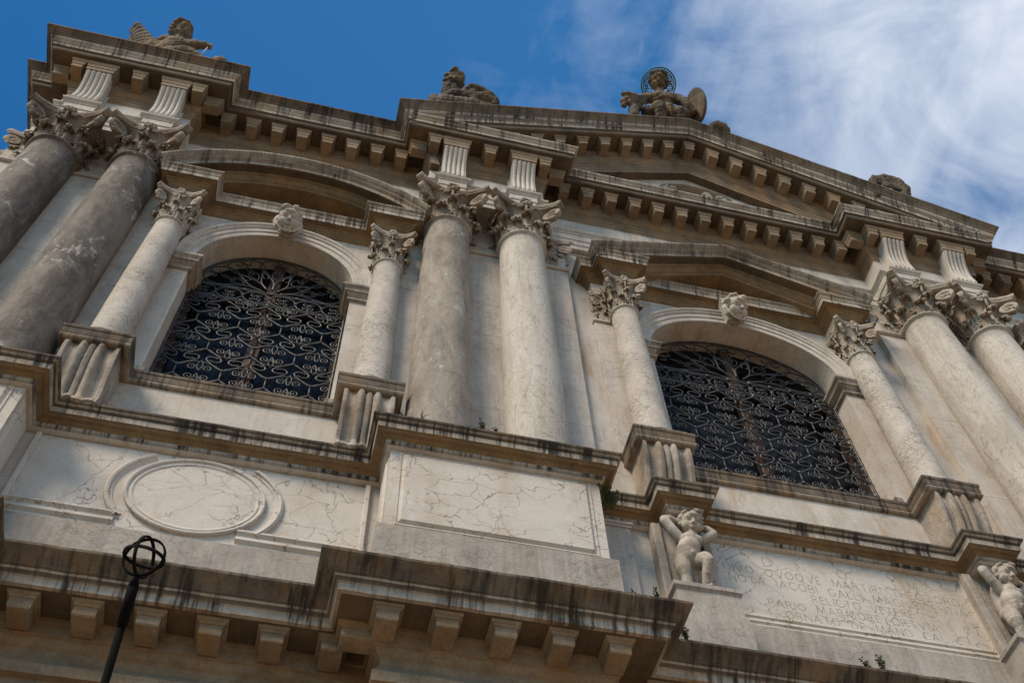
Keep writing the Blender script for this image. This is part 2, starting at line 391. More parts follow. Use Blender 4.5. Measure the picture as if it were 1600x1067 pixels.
# ------------------------------------------------------------------ generic modillion block (child of a cornice)
def modillion(parent, xc, p0, p1, z0, z1, zt, w, wt, mat, axis='x', slope=0., side=1):
    """body z0..z1, flaring cap z1..zt; axis 'x' faces the street, axis 'p' faces along x (ressaut side)"""
    mb = MB(); e = (wt - w) / 2
    def put(v):
        if axis == 'x': return [(xc + a, p, z + slope * a) for a, p, z in v]
        return [(p * 1.0, xc + a, z) for a, p, z in v]
    s_ = 1 if p1 > p0 else -1
    b = .006
    def frus(wa, wb, pa0, pa, pb, za, zb):
        v = [(-wa / 2, pa0, za), (wa / 2, pa0, za), (wa / 2, pa, za), (-wa / 2, pa, za), (-wb / 2, pa0, zb), (wb / 2, pa0, zb), (wb / 2, pb, zb), (-wb / 2, pb, zb)]
        mb.add(put(v), [(0, 1, 2, 3), (4, 5, 6, 7), (0, 1, 5, 4), (1, 2, 6, 5), (2, 3, 7, 6), (3, 0, 4, 7)])
    j = lambda a: random.uniform(-a, a)
    frus(w - 2 * b, w, p0, p1 - s_ * b + j(.004), p1, z0 + j(.006), z0 + .012)
    frus(w, w, p0, p1, p1 + j(.003), z0 + .012, z1)
    h = zt - z1
    frus(w + .01, w + e * 1.1, p0, p1 + s_ * .006, p1 + s_ * e * .55, z1, z1 + h * .45)
    frus(w + e * 1.4, wt, p0, p1 + s_ * e * .7, p1 + s_ * e, z1 + h * .45, z1 + h * .6)
    frus(wt, wt, p0, p1 + s_ * e, p1 + s_ * e, z1 + h * .6, zt)
    return mb.build('modillion', mat, parent)

# ------------------------------------------------------------------ lower entablature
def lower_plan():
    P_ = [(xL - 1.549, -.55)]
    for xc in (xL, xM, xR): 
        if xc != xL: P_ += [(xc - 1.549, .614)]
        P_ += [(xc - 1.549, 1.044), (xc + 1.549, 1.044), (xc + 1.549, .614)]
    return P_ + [(XEND, .614)]
prof = [(.58, 8.21), (.02, 8.20), (.0, 8.188), (.004, 8.165), (.02, 8.15), (.045, 8.13), (.085, 8.095), (.108, 8.07), (.112, 8.055), (.135, 8.05), (.142, 8.03), (.16, 8.02), (.164, 8.0), (.178, 7.995), (.185, 7.925),
        (.215, 7.915), (.50, 7.915), (.505, 7.87), (.525, 7.865), (.53, 7.765), (.555, 7.755), (.56, 7.735), (.575, 7.70), (.604, 7.672), (.606, 7.655), (.609, 7.60), (.57, 7.53), (.545, 7.50), (.548, 7.40), (.61, 7.395), (.613, 7.0)]
mi = [0] * (len(prof) - 1)
for k in range(0, 13): mi[k] = 1
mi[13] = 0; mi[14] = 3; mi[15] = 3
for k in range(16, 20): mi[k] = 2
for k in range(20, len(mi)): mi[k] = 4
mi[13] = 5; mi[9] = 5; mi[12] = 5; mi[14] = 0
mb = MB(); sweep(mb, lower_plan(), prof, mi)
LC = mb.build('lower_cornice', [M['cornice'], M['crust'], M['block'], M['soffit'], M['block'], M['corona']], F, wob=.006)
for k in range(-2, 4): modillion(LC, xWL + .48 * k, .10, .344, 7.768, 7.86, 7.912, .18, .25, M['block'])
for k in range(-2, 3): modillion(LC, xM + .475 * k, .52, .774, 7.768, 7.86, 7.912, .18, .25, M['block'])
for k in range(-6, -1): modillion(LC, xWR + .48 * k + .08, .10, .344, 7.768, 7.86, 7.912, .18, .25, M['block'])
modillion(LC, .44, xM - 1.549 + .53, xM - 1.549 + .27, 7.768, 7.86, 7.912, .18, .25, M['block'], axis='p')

# ------------------------------------------------------------------ pedestals
def pedestal(xc):
    mb = MB(); mb.box(xc - 1.05, xc + 1.05, .05, .60, 9.0, 10.2)
    o = mb.build('pedestal', M['panel'], F)
    mb = MB()
    sweep(mb, [(xc - 1.113, .1), (xc - 1.113, .655), (xc + 1.113, .655), (xc + 1.113, .1)], [(.1, 9.056), (.055, 9.055), (.03, 9.04), (.0, 9.015), (0, 8.15), (.1, 8.15)], 0)
    mb.build('plinth', M['plinth'], o, wob=.003)
    mb = MB()      # raised front panel with a bevelled border
    ring = [(0, .602), (.004, .612), (.018, .612), (.022, .604), (.030, .604), (.058, .632)]
    rows = []
    for d, p in ring:
        x0, x1, z0, z1 = xc - .955 + d, xc + .955 - d, 9.075 + d, 10.135 - d
        rows.append([(x0, p, z0), (x1, p, z0), (x1, p, z1), (x0, p, z1)])
    grid(mb, rows, 0, closed=True); mb.add(rows[-1], [(0, 1, 2, 3)])
    mb.build('front_panel', M['panel'], o)
    # recessed look of the return sides
    for s in (-1, 1):
        mb = MB(); rows = []
        for d, q in [(0, .002), (.018, .012), (.022, .004), (.055, .026)]:
            rows.append([(xc + s * (1.05 + q), .16 + d, 9.10 + d), (xc + s * (1.05 + q), .54 - d, 9.10 + d), (xc + s * (1.05 + q), .54 - d, 10.12 - d), (xc + s * (1.05 + q), .16 + d, 10.12 - d)])
        grid(mb, rows, 0, closed=True); mb.add(rows[-1], [(0, 1, 2, 3)]); mb.build('side_panel', M['panel'], o)
    return o
for xc in (xL, xM, xR): pedestal(xc)
xPu, xPv = xWR - 1.741, xWR + 1.741
cap_prof = [(.5, 10.46), (.012, 10.455), (0, 10.447), (.002, 10.425), (.018, 10.405), (.034, 10.392), (.037, 10.378), (.048, 10.376), (.052, 10.36), (.06, 10.30), (.085, 10.288), (.088, 10.27), (.125, 10.265), (.128, 10.25), (.155, 10.235), (.158, 10.222), (.165, 10.20), (.172, 10.195), (.176, 10.17), (.205, 10.155), (.222, 10.15), (.3, 10.15)]
cap_mi = [1, 1, 1, 1, 4, 1, 1, 1, 4, 2, 2, 2, 2, 2, 2, 4, 4, 0, 3, 3, 3]
plan = [(xL - 1.272, -.5), (xL - 1.272, .825), (xL + 1.272, .825), (xL + 1.272, .341), (xM - 1.272, .341), (xM - 1.272, .825), (xM + 1.272, .825), (xM + 1.272, .341)]
for xc in (xPu, xPv): plan += [(xc - .367, .341), (xc - .367, .617), (xc + .367, .617), (xc + .367, .341)]
plan += [(xR - 1.272, .341), (xR - 1.272, .825), (xR + 1.272, .825), (xR + 1.272, .341), (XEND, .341)]
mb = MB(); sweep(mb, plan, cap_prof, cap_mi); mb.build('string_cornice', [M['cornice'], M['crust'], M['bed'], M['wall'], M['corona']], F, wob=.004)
for xc in (xPu, xPv): mb = MB(); mb.box(xc - .17, xc + .17, .1, .42, 10.152, 10.4); mb.build('putto_soffit', M['wall'], F)

# roundel panel of the narrow bays
def roundel(xc):
    o = None; mb = MB(); x0, x1 = xc - 1.60, xc + 1.60
    # plain dado strip and frame
    sweep(mb, [(x0 - .1, .175), (x1 + .1, .175)], [(.08, 9.0), (.03, 8.995), (0, 8.97), (0, 8.15), (.08, 8.15)], 0)
    o = mb.build('dado', M['plinth'], F, wob=.003)
    mb = MB(); mb.box(x0, x1, .08, .112, 9.02, 10.12)
    pan = mb.build('roundel_panel', M['panel'], F)
    mb = MB()
    for a, b in ((x0, xc - .62), (xc + .45, x1)):       # the two broken lengths of bottom frame moulding
        mb = MB(); sweep(mb, [(a, .11), (b, .11)], [(0, 9.225), (-.034, 9.215), (-.038, 9.19), (-.012, 9.165), (-.01, 9.145), (-.03, 9.12), (-.034, 9.09), (.0, 9.06)], 0); mb.build('frame_moulding', M['panel'], pan)
    for xx in (x0, x1 - .055):
        mb = MB(); mb.box(xx, xx + .05, .1, .15, 9.06, 10.14, bev=.008); mb.build('frame_moulding', M['panel'], pan)
    mb = MB()         # inner ellipse
    E_ = []
    for i in range(73):
        t = 2 * math.pi * i / 72; E_.append((math.cos(t), math.sin(t)))
    rows = []
    for dr, p in [(.0, .111), (.0, .15), (-.012, .156), (-.028, .15), (-.035, .135), (-.05, .131), (-.058, .138), (-.07, .138), (-.09, .126)]:
        rows.append([(xc + c * (.64 + dr), p, 9.58 + s_ * (.52 + dr)) for c, s_ in E_])
    grid(mb, rows, 0, smooth=False); mb.add([v for v in rows[-1][:-1]], [tuple(range(72))])
    mb.build('medallion', M['panel'], pan)
    for a0, a1 in ((R(-38), R(52)), (R(128), R(218))):   # outer broken ring
        mb = MB(); rows = []
        for i in range(31):
            t = a0 + (a1 - a0) * i / 30; c, s_ = math.cos(t), math.sin(t)
            rows.append([(xc + c * (.775 + dr), p, 9.57 + s_ * (.63 + dr)) for dr, p in [(.035, .111), (.03, .14), (.01, .155), (-.01, .148), (-.018, .128), (-.04, .124), (-.05, .111)]])
        grid(mb, rows, 0)
        mb.build('outer_ring', M['panel'], pan)
roundel(xWL); roundel(xW3)

# inscription tablet of the wide bay
def tablet():
    mb = MB()
    sweep(mb, [(xM + 1.15, .185), (xR - 1.15, .185)], [(.08, 8.99), (.02, 8.985), (0, 8.96), (0, 8.15), (.08, 8.15)], 0)
    mb.build('dado', M['plinth'], F, wob=.004)
    mb = MB(); x0, x1, z0, z1 = xWR - 1.40, xWR + 1.44, 9.17, 10.09
    mb.box(x0, x1, .09, .112, z0, z1 + .1)
    o = mb.build('inscription_tablet', M['panel'], F)
    mb = MB()
    sweep(mb, [(x0 - .1, .12), (x1 + .1, .12)], [(.02, 9.17), (-.02, 9.168), (-.024, 9.13), (.0, 9.11), (.0, 9.10), (-.03, 9.085), (-.036, 9.05), (-.01, 9.02), (-.045, 9.0), (-.045, 8.97)], 0)
    mb.build('frame_moulding', M['panel'], o)
    for a in (x0 - .10, x1): mb = MB(); mb.box(a, a + .10, .08, .16, 9.0, 10.2, bev=.01); mb.build('frame_moulding', M['panel'], o)
    # incised capitals
    G = {'A': [[(0, 0), (.4, 1), (.8, 0)], [(.15, .35), (.65, .35)]], 'B': [[(0, 0), (0, 1), (.35, 1), (.5, .85), (.5, .65), (.35, .52), (0, .52)], [(.35, .52), (.58, .38), (.58, .14), (.4, 0), (0, 0)]],
         'C': [[(.75, .85), (.55, 1), (.3, 1), (.08, .8), (0, .5), (.08, .2), (.3, 0), (.55, 0), (.75, .15)]], 'D': [[(0, 0), (0, 1), (.4, 1), (.68, .8), (.75, .5), (.68, .2), (.4, 0), (0, 0)]],
         'E': [[(.5, 1), (0, 1), (0, 0), (.5, 0)], [(0, .52), (.4, .52)]], 'F': [[(.5, 1), (0, 1), (0, 0)], [(0, .52), (.4, .52)]], 'G': [[(.75, .85), (.55, 1), (.3, 1), (.08, .8), (0, .5), (.08, .2), (.3, 0), (.6, .05), (.75, .15), (.75, .45), (.5, .45)]],
         'H': [[(0, 0), (0, 1)], [(.7, 0), (.7, 1)], [(0, .5), (.7, .5)]], 'I': [[(0, 0), (0, 1)]], 'L': [[(0, 1), (0, 0), (.5, 0)]], 'M': [[(0, 0), (.12, 1), (.48, .1), (.84, 1), (.96, 0)]], 'N': [[(0, 0), (0, 1), (.7, 0), (.7, 1)]],
         'O': [[(.42 + .42 * math.cos(a * .5236), .5 + .5 * math.sin(a * .5236)) for a in range(13)]], 'P': [[(0, 0), (0, 1), (.38, 1), (.55, .87), (.55, .63), (.38, .5), (0, .5)]],
         'Q': [[(.42 + .42 * math.cos(a * .5236), .5 + .5 * math.sin(a * .5236)) for a in range(13)], [(.45, .1), (.8, -.2), (1.0, -.22)]], 'R': [[(0, 0), (0, 1), (.38, 1), (.55, .87), (.55, .65), (.38, .52), (0, .52)], [(.3, .52), (.65, 0)]],
         'S': [[(.55, .88), (.35, 1), (.15, 1), (0, .8), (.1, .6), (.45, .42), (.55, .2), (.4, 0), (.15, 0), (0, .15)]], 'T': [[(0, 1), (.7, 1)], [(.35, 1), (.35, 0)]], 'V': [[(0, 1), (.38, 0), (.76, 1)]], 'X': [[(0, 0), (.7, 1)], [(0, 1), (.7, 0)]]}
    wd = {k: max(q[0] for st in v for q in st) for k, v in G.items()}
    mb = MB()
    def line(txt, x0_, x1_, z, h):
        tot = sum((wd[c] if c != ' ' else .7) for c in txt) + .32 * (len(txt) - 1); k = (x1_ - x0_) / (tot * h) ; x = x0_
        for c in txt:
            if c == ' ': x += (.7 + .32) * h * k; continue
            for st in G[c]:
                P_ = [(x + a * h * min(k, 1.05), z + b * h) for a, b in st]
                for (ax, az), (bx, bz) in zip(P_, P_[1:]):
                    dx, dz = bx - ax, bz - az; L = math.hypot(dx, dz); nx, nz = -dz / L * .0033, dx / L * .0033
                    wv = 1.25 if abs(dz) > abs(dx) else .7
                    mb.add([(ax + nx * wv, .1135, az + nz * wv), (bx + nx * wv, .1135, bz + nz * wv), (bx - nx * wv, .1135, bz - nz * wv), (ax - nx * wv, .1135, az - nz * wv)], [(0, 1, 2, 3)])
            x += (wd[c] + .32) * h * k
    for c, xx in (('D', 4.53), ('O', 5.35), ('M', 6.15)): line(c, xx, xx + .11, 9.915, .125)
    line('DIVO QVOQVE MARTIRI THEODORO', 4.07, 6.68, 9.765, .105)
    line('NOTA IACOBI GALLI MAGNIFICENTIA', 4.10, 6.70, 9.62, .105)
    line('RELICTO VETERE', 4.95, 6.05, 9.475, .10)
    line('PARIO MARMORE ORTVM', 4.45, 6.25, 9.335, .10)
    line('ORNATO DE MAND CAL', 4.60, 6.30, 9.20, .095)
    mb.build('lettering', M['letter'], o, recalc=False)
tablet()
# strips either side of the putto piers
for a, b in ((xM + 1.06, xM + 1.50), (xR - 1.50, xR - 1.06)):
    mb = MB(); mb.box(a, b, .08, .165, 8.2, 10.12, bev=.006)
    mb.box(a, b + .03, .08, .20, 10.12, 10.16, bev=.006); mb.box(a, b + .015, .08, .185, 10.085, 10.12, bev=.004)
    mb.build('strip_pilaster', M['pier'], F)
for xc in (xPu, xPv):
    mb = MB(); mb.box(xc - .30, xc + .30, .05, .20, 8.9, 10.2)
    for s in (-1, 1): mb.box(xc + s * .255 - .045, xc + s * .255 + .045, .19, .245, 8.9, 10.16, bev=.008)
    mb.build('putto_pier', M['plinth'], F)
    mb = MB()
    sweep(mb, [(xc - .34, .15), (xc - .34, .52), (xc + .34, .52), (xc + .34, .15)], [(.3, 9.045), (.012, 9.04), (0, 9.03), (.002, 8.985), (.02, 8.97), (.03, 8.955), (.03, 8.7), (.01, 8.69), (.01, 8.15), (.1, 8.15)], 0)
    mb.build('putto_plinth', M['plinth'], F, wob=.006)

# ------------------------------------------------------------------ sills and consoles
def sill(xc, hcs, hk):
    prof = [(.35, 11.565), (.008, 11.56), (0, 11.55), (.002, 11.51), (.012, 11.495), (.014, 11.44), (.018, 11.405), (.022, 11.40), (.012, 11.385), (.010, 11.365), (.02, 11.345), (.034, 11.335), (.05, 11.33), (.2, 11.33)]
    plan = [(xc - hcs - hk, -.3), (xc - hcs - hk, .483), (xc - hcs + hk, .483), (xc - hcs + hk, .054), (xc + hcs - hk, .054), (xc + hcs - hk, .483), (xc + hcs + hk, .483), (xc + hcs + hk, -.3)]
    mb = MB(); sweep(mb, plan, prof, [0, 1, 1, 1, 1, 1, 1, 0, 0, 0, 0, 0, 0])
    for s in (-1, 1): mb.box(xc + s * hcs - .2, xc + s * hcs + .2, 0, .3, 11.34, 11.55)
    mb.box(xc - hcs + hk, xc + hcs - hk, -.6, .03, 11.38, 11.545)
    for s in (-1, 1): mb.box(xc + s * (hcs - hk - .10), xc + s * (hcs - hk - .0), -.02, .03, 11.56, 11.66)
    return mb.build('window_sill', [M['cornice'], M['crust']], F, wob=.003)
def console(xk):
    mb = MB(); hw = .275
    pr = [(.435, 11.33), (.445, 11.27), (.448, 11.18), (.44, 11.08), (.42, 10.98), (.395, 10.88), (.37, 10.78), (.35, 10.69), (.335, 10.62), (.33, 10.57), (.345, 10.53), (.365, 10.49), (.37, 10.45), (.34, 10.43)]
    us = 45; rows = []
    def relief(u):
        a = abs(u)
        if a > .84: return .0
        if a > .80: return -.03 * (.84 - a) / .04
        if a < .13: return -.028 + .026 * math.sqrt(max(0, 1 - (a / .13) ** 2))
        if .17 < a < .47: return -.032 + .05 * math.sqrt(max(0, 1 - ((a - .32) / .15) ** 2))
        return -.032 - .012 * math.sin(max(0, min(1, (a - .47) / .33)) * math.pi)
    for i, (p, z) in enumerate(pr):
        row = [(xk - hw, 0, z)]
        for k in range(us):
            u = -1 + 2 * k / (us - 1); f = 1 if i < len(pr) - 3 else .35
            row.append((xk + u * hw, p + relief(u) * f, z + (.02 * math.cos(u * 9) if i >= len(pr) - 4 else 0)))
        row.append((xk + hw, 0, z)); rows.append(row)
    grid(mb, rows, 0, smooth=False)
    for r in (0, -1): mb.add(rows[r], [tuple(range(len(rows[r])))])
    o = mb.build('console', M['cornice_console'], F, wob=.004)
    return o
M['cornice_console'] = stone('console_stone', (.44, .38, .325), (.20, .165, .13), .95, crack=.35, streak=.45, ochre=.35, speck=.4, bump=.4)
HCS, HCSR = 1.437, 1.76
for xc, h in ((xWL, HCS), (xWR, HCSR), (xW3, HCS)):
    sill(xc, h, .368)
    for s in (-1, 1): console(xc + s * h)

# ------------------------------------------------------------------ archivolts, imposts
def archivolt(xc, hw):
    mb = MB()
    rr = [(.0, -.02), (.0, .045), (.012, .052), (.085, .052), (.09, .066), (.10, .07), (.165, .07), (.17, .085), (.18, .092), (.20, .092), (.225, .115), (.25, .118), (.255, .0)]
    pa = [ellipse_arch(xc, hw, ZS, RISE, 48, o) for o, p in rr]
    rows = [[(q[0], p, q[1]) for q in a] for a, (o, p) in zip(pa, rr)]
    grid(mb, rows, 0)
    return mb.build('archivolt', M['pier'], F)
def imposts(xc, hw):
    pr = [(.1, 14.225), (-.115, 14.22), (-.125, 14.21), (-.125, 14.165), (-.115, 14.16), (-.095, 14.13), (-.085, 14.085), (-.06, 14.08), (-.052, 14.06), (-.02, 14.03), (-.018, 13.975), (-.04, 13.97), (-.042, 13.945), (-.03, 13.935), (.0, 13.93)]
    for s in (-1, 1):
        mb = MB()
        if s < 0: sweep(mb, [(xc - hw - .36, 0), (xc - hw, 0), (xc - hw, -.34)], pr, 0)
        else: sweep(mb, [(xc + hw, -.34), (xc + hw, 0), (xc + hw + .36, 0)], pr, 0)
        mb.build('impost', M['cornice_console'], F)
for xc, hw in ((xWL, HW), (xWR, HWR), (xW3, HW)): archivolt(xc, hw); imposts(xc, hw)

# ------------------------------------------------------------------ capitals
def acanthus(mb, ang, r0, z0, h, w0, out_r, thick=.02, lobes=5, bell=lambda z: .31):
    """a curling leaf hugging the bell and rolling outwards at its tip"""
    nu, nv = 11, 16; F_ = []; B_ = []
    for j in range(nv + 1):
        v = j / nv
        if v < .72: z = z0 + h * v / .72 * .93; r = bell(z) + .012 + out_r * .22 * (v / .72) ** 3
        else:
            a = (v - .72) / .28 * R(205); rad = out_r * .40
            zc = z0 + h * .93; r = bell(zc) + .012 + out_r * .22 + rad * (1 - math.cos(a)); z = zc + rad * math.sin(a) * .8
        wv = w0 * (.70 + .42 * math.sin(min(1, v * 1.25) * math.pi * .62)) * (1 - .55 * max(0, v - .7) / .3) * (1 + .20 * math.cos(v * lobes * 2 * math.pi))
        rf, rb = [], []
        for i in range(nu):
            u = -1 + 2 * i / (nu - 1)
            ridge = .022 * math.cos(u * math.pi * 2.5) * (1 - .3 * v) + .018 * (1 - abs(u)) - .03 * abs(u) ** 2 * (v > .65)
            rr = r + ridge + .012 * math.sin(v * 30 + u * 5) * abs(u); t = ang + u * wv / max(.2, r)
            zz = z - .03 * abs(u) ** 2 * (v > .5) + .012 * math.cos(u * 9 + v * 3)
            rf.append((rr * math.sin(t), rr * math.cos(t), zz)); rb.append(((rr - thick) * math.sin(t), (rr - thick) * math.cos(t), zz - .004))
        F_.append(rf); B_.append(rb)
    grid(mb, F_, 0, True); grid(mb, B_, 0, True)
    edge = lambda rows: [r[0] for r in rows] + rows[-1][1:-1] + [r[-1] for r in rows[::-1]]
    grid(mb, [edge(F_), edge(B_)], 0, True)
def capital_mesh(seed):
    rnd = random.Random(seed); mb = MB(); H = .86
    bell = lambda z: .312 + .03 * z + (.11 * ((z - .52) / .25) ** 2 if z > .52 else 0)
    lathe(mb, 0, 0, [(bell(z), z) for z in [0, .1, .2, .3, .4, .52, .58, .64, .70, .74, .76]], 32)
    lathe(mb, 0, 0, [(.425, .735), (.445, .745), (.445, .765), (.40, .775)], 32)
    for k in range(8): acanthus(mb, k * math.pi / 4 + R(22.5), .32, 0, .27, .105, .13, bell=bell)
    for k in range(8): acanthus(mb, k * math.pi / 4, .32, .08, .37, .10, .15, bell=bell)
    # knobbly leaf tips
    for k in range(8):
        for (a0, r_, z_, s_) in ((R(22.5), .455, .235, .032), (0, .475, .42, .030)):
            for q in range(5):
                a = k * math.pi / 4 + a0 + rnd.uniform(-.13, .13); rr = r_ + rnd.uniform(-.035, .025); s2 = s_ * rnd.uniform(.7, 1.15)
                ellipsoid(mb, (rr * math.sin(a), rr * math.cos(a), z_ + rnd.uniform(-.04, .03)), (s2, s2, s2 * .8), 7, 5)
    # corner volutes: thick discs standing on the diagonals under the abacus horns, carved with a spiral
    for k in range(4):
        a = math.pi / 4 + k * math.pi / 2; ex = Vector((math.sin(a), math.cos(a), 0)); ey = Vector((math.cos(a), -math.sin(a), 0)); ez = Vector((0, 0, 1))
        c = ex * .565 + ez * .60; ra, rz, th = .150, .125, .042
        V = lambda q: tuple(q)
        rows = []
        for f, y in ((.0, .62), (.55, .62), (.62, 1.0), (.93, 1.0), (1.0, .8), (1.0, -.8), (.93, -1.0), (.62, -1.0), (.55, -.62), (0, -.62)):
            rows.append([V(c + ex * ra * f * math.cos(t) + ez * rz * f * math.sin(t) + ey * th * y) for t in [2 * math.pi * i / 24 for i in range(24)]])
        grid(mb, rows, 0, True, closed=True)
        for s in (-1, 1):
            sp = []
            for i in range(26):
                t = i / 25 * 2 * math.pi * 1.9 + math.pi * .5; q = 1 - i / 27 * .9
                sp.append(V(c + ex * ra * .86 * q * math.cos(t) + ez * rz * .86 * q * math.sin(t) + ey * s * (th * .74)))
            tube(mb, sp, .011, 5)
            ellipsoid(mb, V(c + ey * s * th * .7), (.022, .022, .022), 8, 6)
            # small inner helix by the middle of the side
            b1 = a + s * R(33); cc = Vector((.44 * math.sin(b1), .44 * math.cos(b1), .665)); e2 = Vector((math.cos(b1), -math.sin(b1), 0))
            sp = [V(cc + e2 * .055 * (1 - i / 20) * math.cos(i * .55) + ez * .055 * (1 - i / 20) * math.sin(i * .55)) for i in range(19)]
            tube(mb, sp, .014, 5)
        ellipsoid(mb, V(ex * .60 + ez * .49), (.05, .05, .045), 9, 6); ellipsoid(mb, V(ex * .635 + ez * .52 + ey * .03), (.03, .03, .03), 7, 5); ellipsoid(mb, V(ex * .625 + ez * .54 - ey * .035), (.033, .03, .03), 7, 5)
    # abacus: concave sides, cut horns, three mouldings
    hs, sag, horn = .575, .185, .075
    def abacus_ring(sc_, z):
        pts = []
        for k in range(4):
            for i in range(13):
                u = -1 + 2 * i / 12; x = u * (hs - horn); y = hs - horn * 0 - sag * (1 - u * u) ; x *= 1.0
                if abs(u) == 1: y = hs
                x, y = x * sc_, y * sc_
                for _ in range(k): x, y = y, -x
                pts.append((x, y, z))
        return pts
    rows = [abacus_ring(s_, z) for s_, z in ((.5, .755), (.90, .755), (.925, .762), (.93, .785), (.955, .79), (.985, .805), (.99, .815), (1.0, .818), (1.0, .86), (.5, .862))]
    # order of the ring: each side's 13 points already run round the outline
    grid(mb, rows, 0, closed=True)
    mb.add(rows[0], [tuple(range(len(rows[0])))]); mb.add(rows[-1], [tuple(range(len(rows[-1])))])
    # flowers in the middle of the sides
    for k in range(4):
        a = k * math.pi / 2; ex = Vector((math.sin(a), math.cos(a), 0)); ey = Vector((math.cos(a), -math.sin(a), 0))
        for q in range(9):
            b = q * 2 * math.pi / 8; s2 = rnd.uniform(.035, .048); 
            c = ex * (.425 + .03 * rnd.random()) + (ey * math.cos(b) * .062 + Vector((0, 0, 1)) * math.sin(b) * .068) * (q < 8) + Vector((0, 0, .80))
            ellipsoid(mb, tuple(c), (s2, s2, s2 * .9), 8, 6)
        ellipsoid(mb, tuple(ex * .46 + Vector((0, 0, .735))), (.045, .045, .05), 9, 7)
        tube(mb, [tuple(ex * .40 + Vector((0, 0, .5))), tuple(ex * .43 + Vector((0, 0, .62))), tuple(ex * .455 + Vector((0, 0, .74)))], .022, 6)
    n = len(mb.v)
    for i in range(n):
        x, y, z = mb.v[i]; q = Vector((x * 13, y * 13, z * 13 + seed * 3)); d = noise.noise_vector(q) * .008
        mb.v[i] = (x + d.x, y + d.y, z + d.z * .6)
    return mb
def make_capital(mat, seed):
    return capital_mesh(seed).build('capital', mat, None, recalc=True)
CAPS = [make_capital(M['carved_grey'], 1), make_capital(M['carved'], 2)]
USED = set()
def put_capital(parent, mat, x, p, z, sc_, sy=None, k=0, name='capital'):
    src = CAPS[k]
    if k in USED: o = src.copy(); COL.objects.link(o)
    else: o = src; USED.add(k)
    o.name = name; o.parent = parent; o.location = (x, -p, z); o.scale = (sc_[0], sc_[0] if sy is None else sy, sc_[1])
    return o

# ------------------------------------------------------------------ columns
PC = .25
def column(xc, pc, rb, rt, z0, z1, mat, capk, capsc, capz):
    root = empty('column', (xc, -pc, z0)); root.parent = F
    mb = MB(); pr = []
    for i in range(25):
        f = i / 24; r = rb + (rt - rb) * (f ** 1.8); pr.append((r, z0 + .14 * (rb / .35) + (z1 - z0 - .14 * (rb / .35)) * f))
    k = rb / .35
    pr += [(rt + .008 * k, z1 + .012 * k), (rt + .03 * k, z1 + .02 * k), (rt + .045 * k, z1 + .035 * k), (rt + .045 * k, z1 + .05 * k), (rt + .03 * k, z1 + .062 * k), (rt + .012 * k, z1 + .066 * k), (rt + .012 * k, z1 + .08 * k), (rt - .03, z1 + .085 * k)]
    lathe(mb, 0, 0, [(r, z - z0) for r, z in pr], 56)
    mb.build('shaft', mat, root)
    mb = MB(); mb.box(-rb * 1.36, rb * 1.36, -rb * 1.36, rb * 1.36, 0, .04 * k, bev=.006)
    lathe(mb, 0, 0, [(rb * 1.2, .04 * k), (rb * 1.36, .055 * k), (rb * 1.38, .075 * k), (rb * 1.3, .095 * k), (rb * 1.15, .1 * k), (rb * 1.1, .12 * k), (rb * 1.16, .125 * k), (rb * 1.18, .135 * k), (rb * 1.1, .148 * k), (rb, .15 * k)], 48)
    mb.build('column_base', mat, root)
    put_capital(root, None, 0, 0, capz - z0, capsc, k=capk)
    return root
shaft_mats = {xL: ('shaft_grey', 'shaft_grey'), xM: ('shaft_mid', 'shaft_pale'), xR: ('shaft_pale', 'shaft_pale')}
for xc in (xL, xM, xR):
    for s, mk in zip((-1, 1), shaft_mats[xc]):
        column(xc + s * DA, PC, .355, .325, 10.45, 15.80, M[mk], 0 if xc == xL else 1, (1.0, .99), 15.85)
    for e in (-1, 1):
        put_capital(F, None, xc + e * .93, .03, 15.85, (.88, .99), .30, k=1, name='pilaster_capital')
    mb = MB(); mb.box(xc - 1.31, xc + 1.31, -.5, .15, 15.795, 15.86, bev=.02); mb.build('pilaster_astragal', M['pier'], F)
for xc, h in ((xWL, HCS), (xWR, HCSR), (xW3, HCS)):
    for s in (-1, 1):
        column(xc + s * h, .18, .213, .182, 11.555, 14.57, M['shaft_small'], 1, (.575, .82), 14.60)
    if xc == xWR:
        for s in (-1, 1):
            mb = MB(); a = xc + s * h; x0, x1 = sorted((a - s * .02, a + s * .40)); mb.box(x0, x1, -.05, .045, 11.5, 14.6, bev=.004); mb.build('half_pilaster', M['pier'], F)
            mb = MB(); mb.box(x0 - .02, x1 + .02, -.05, .075, 14.56, 14.61, bev=.008); mb.build('pilaster_astragal', M['pier'], F)
            put_capital(F, None, a + s * .14, .0, 14.60, (.52, .82), .22, k=1, name='pilaster_capital')

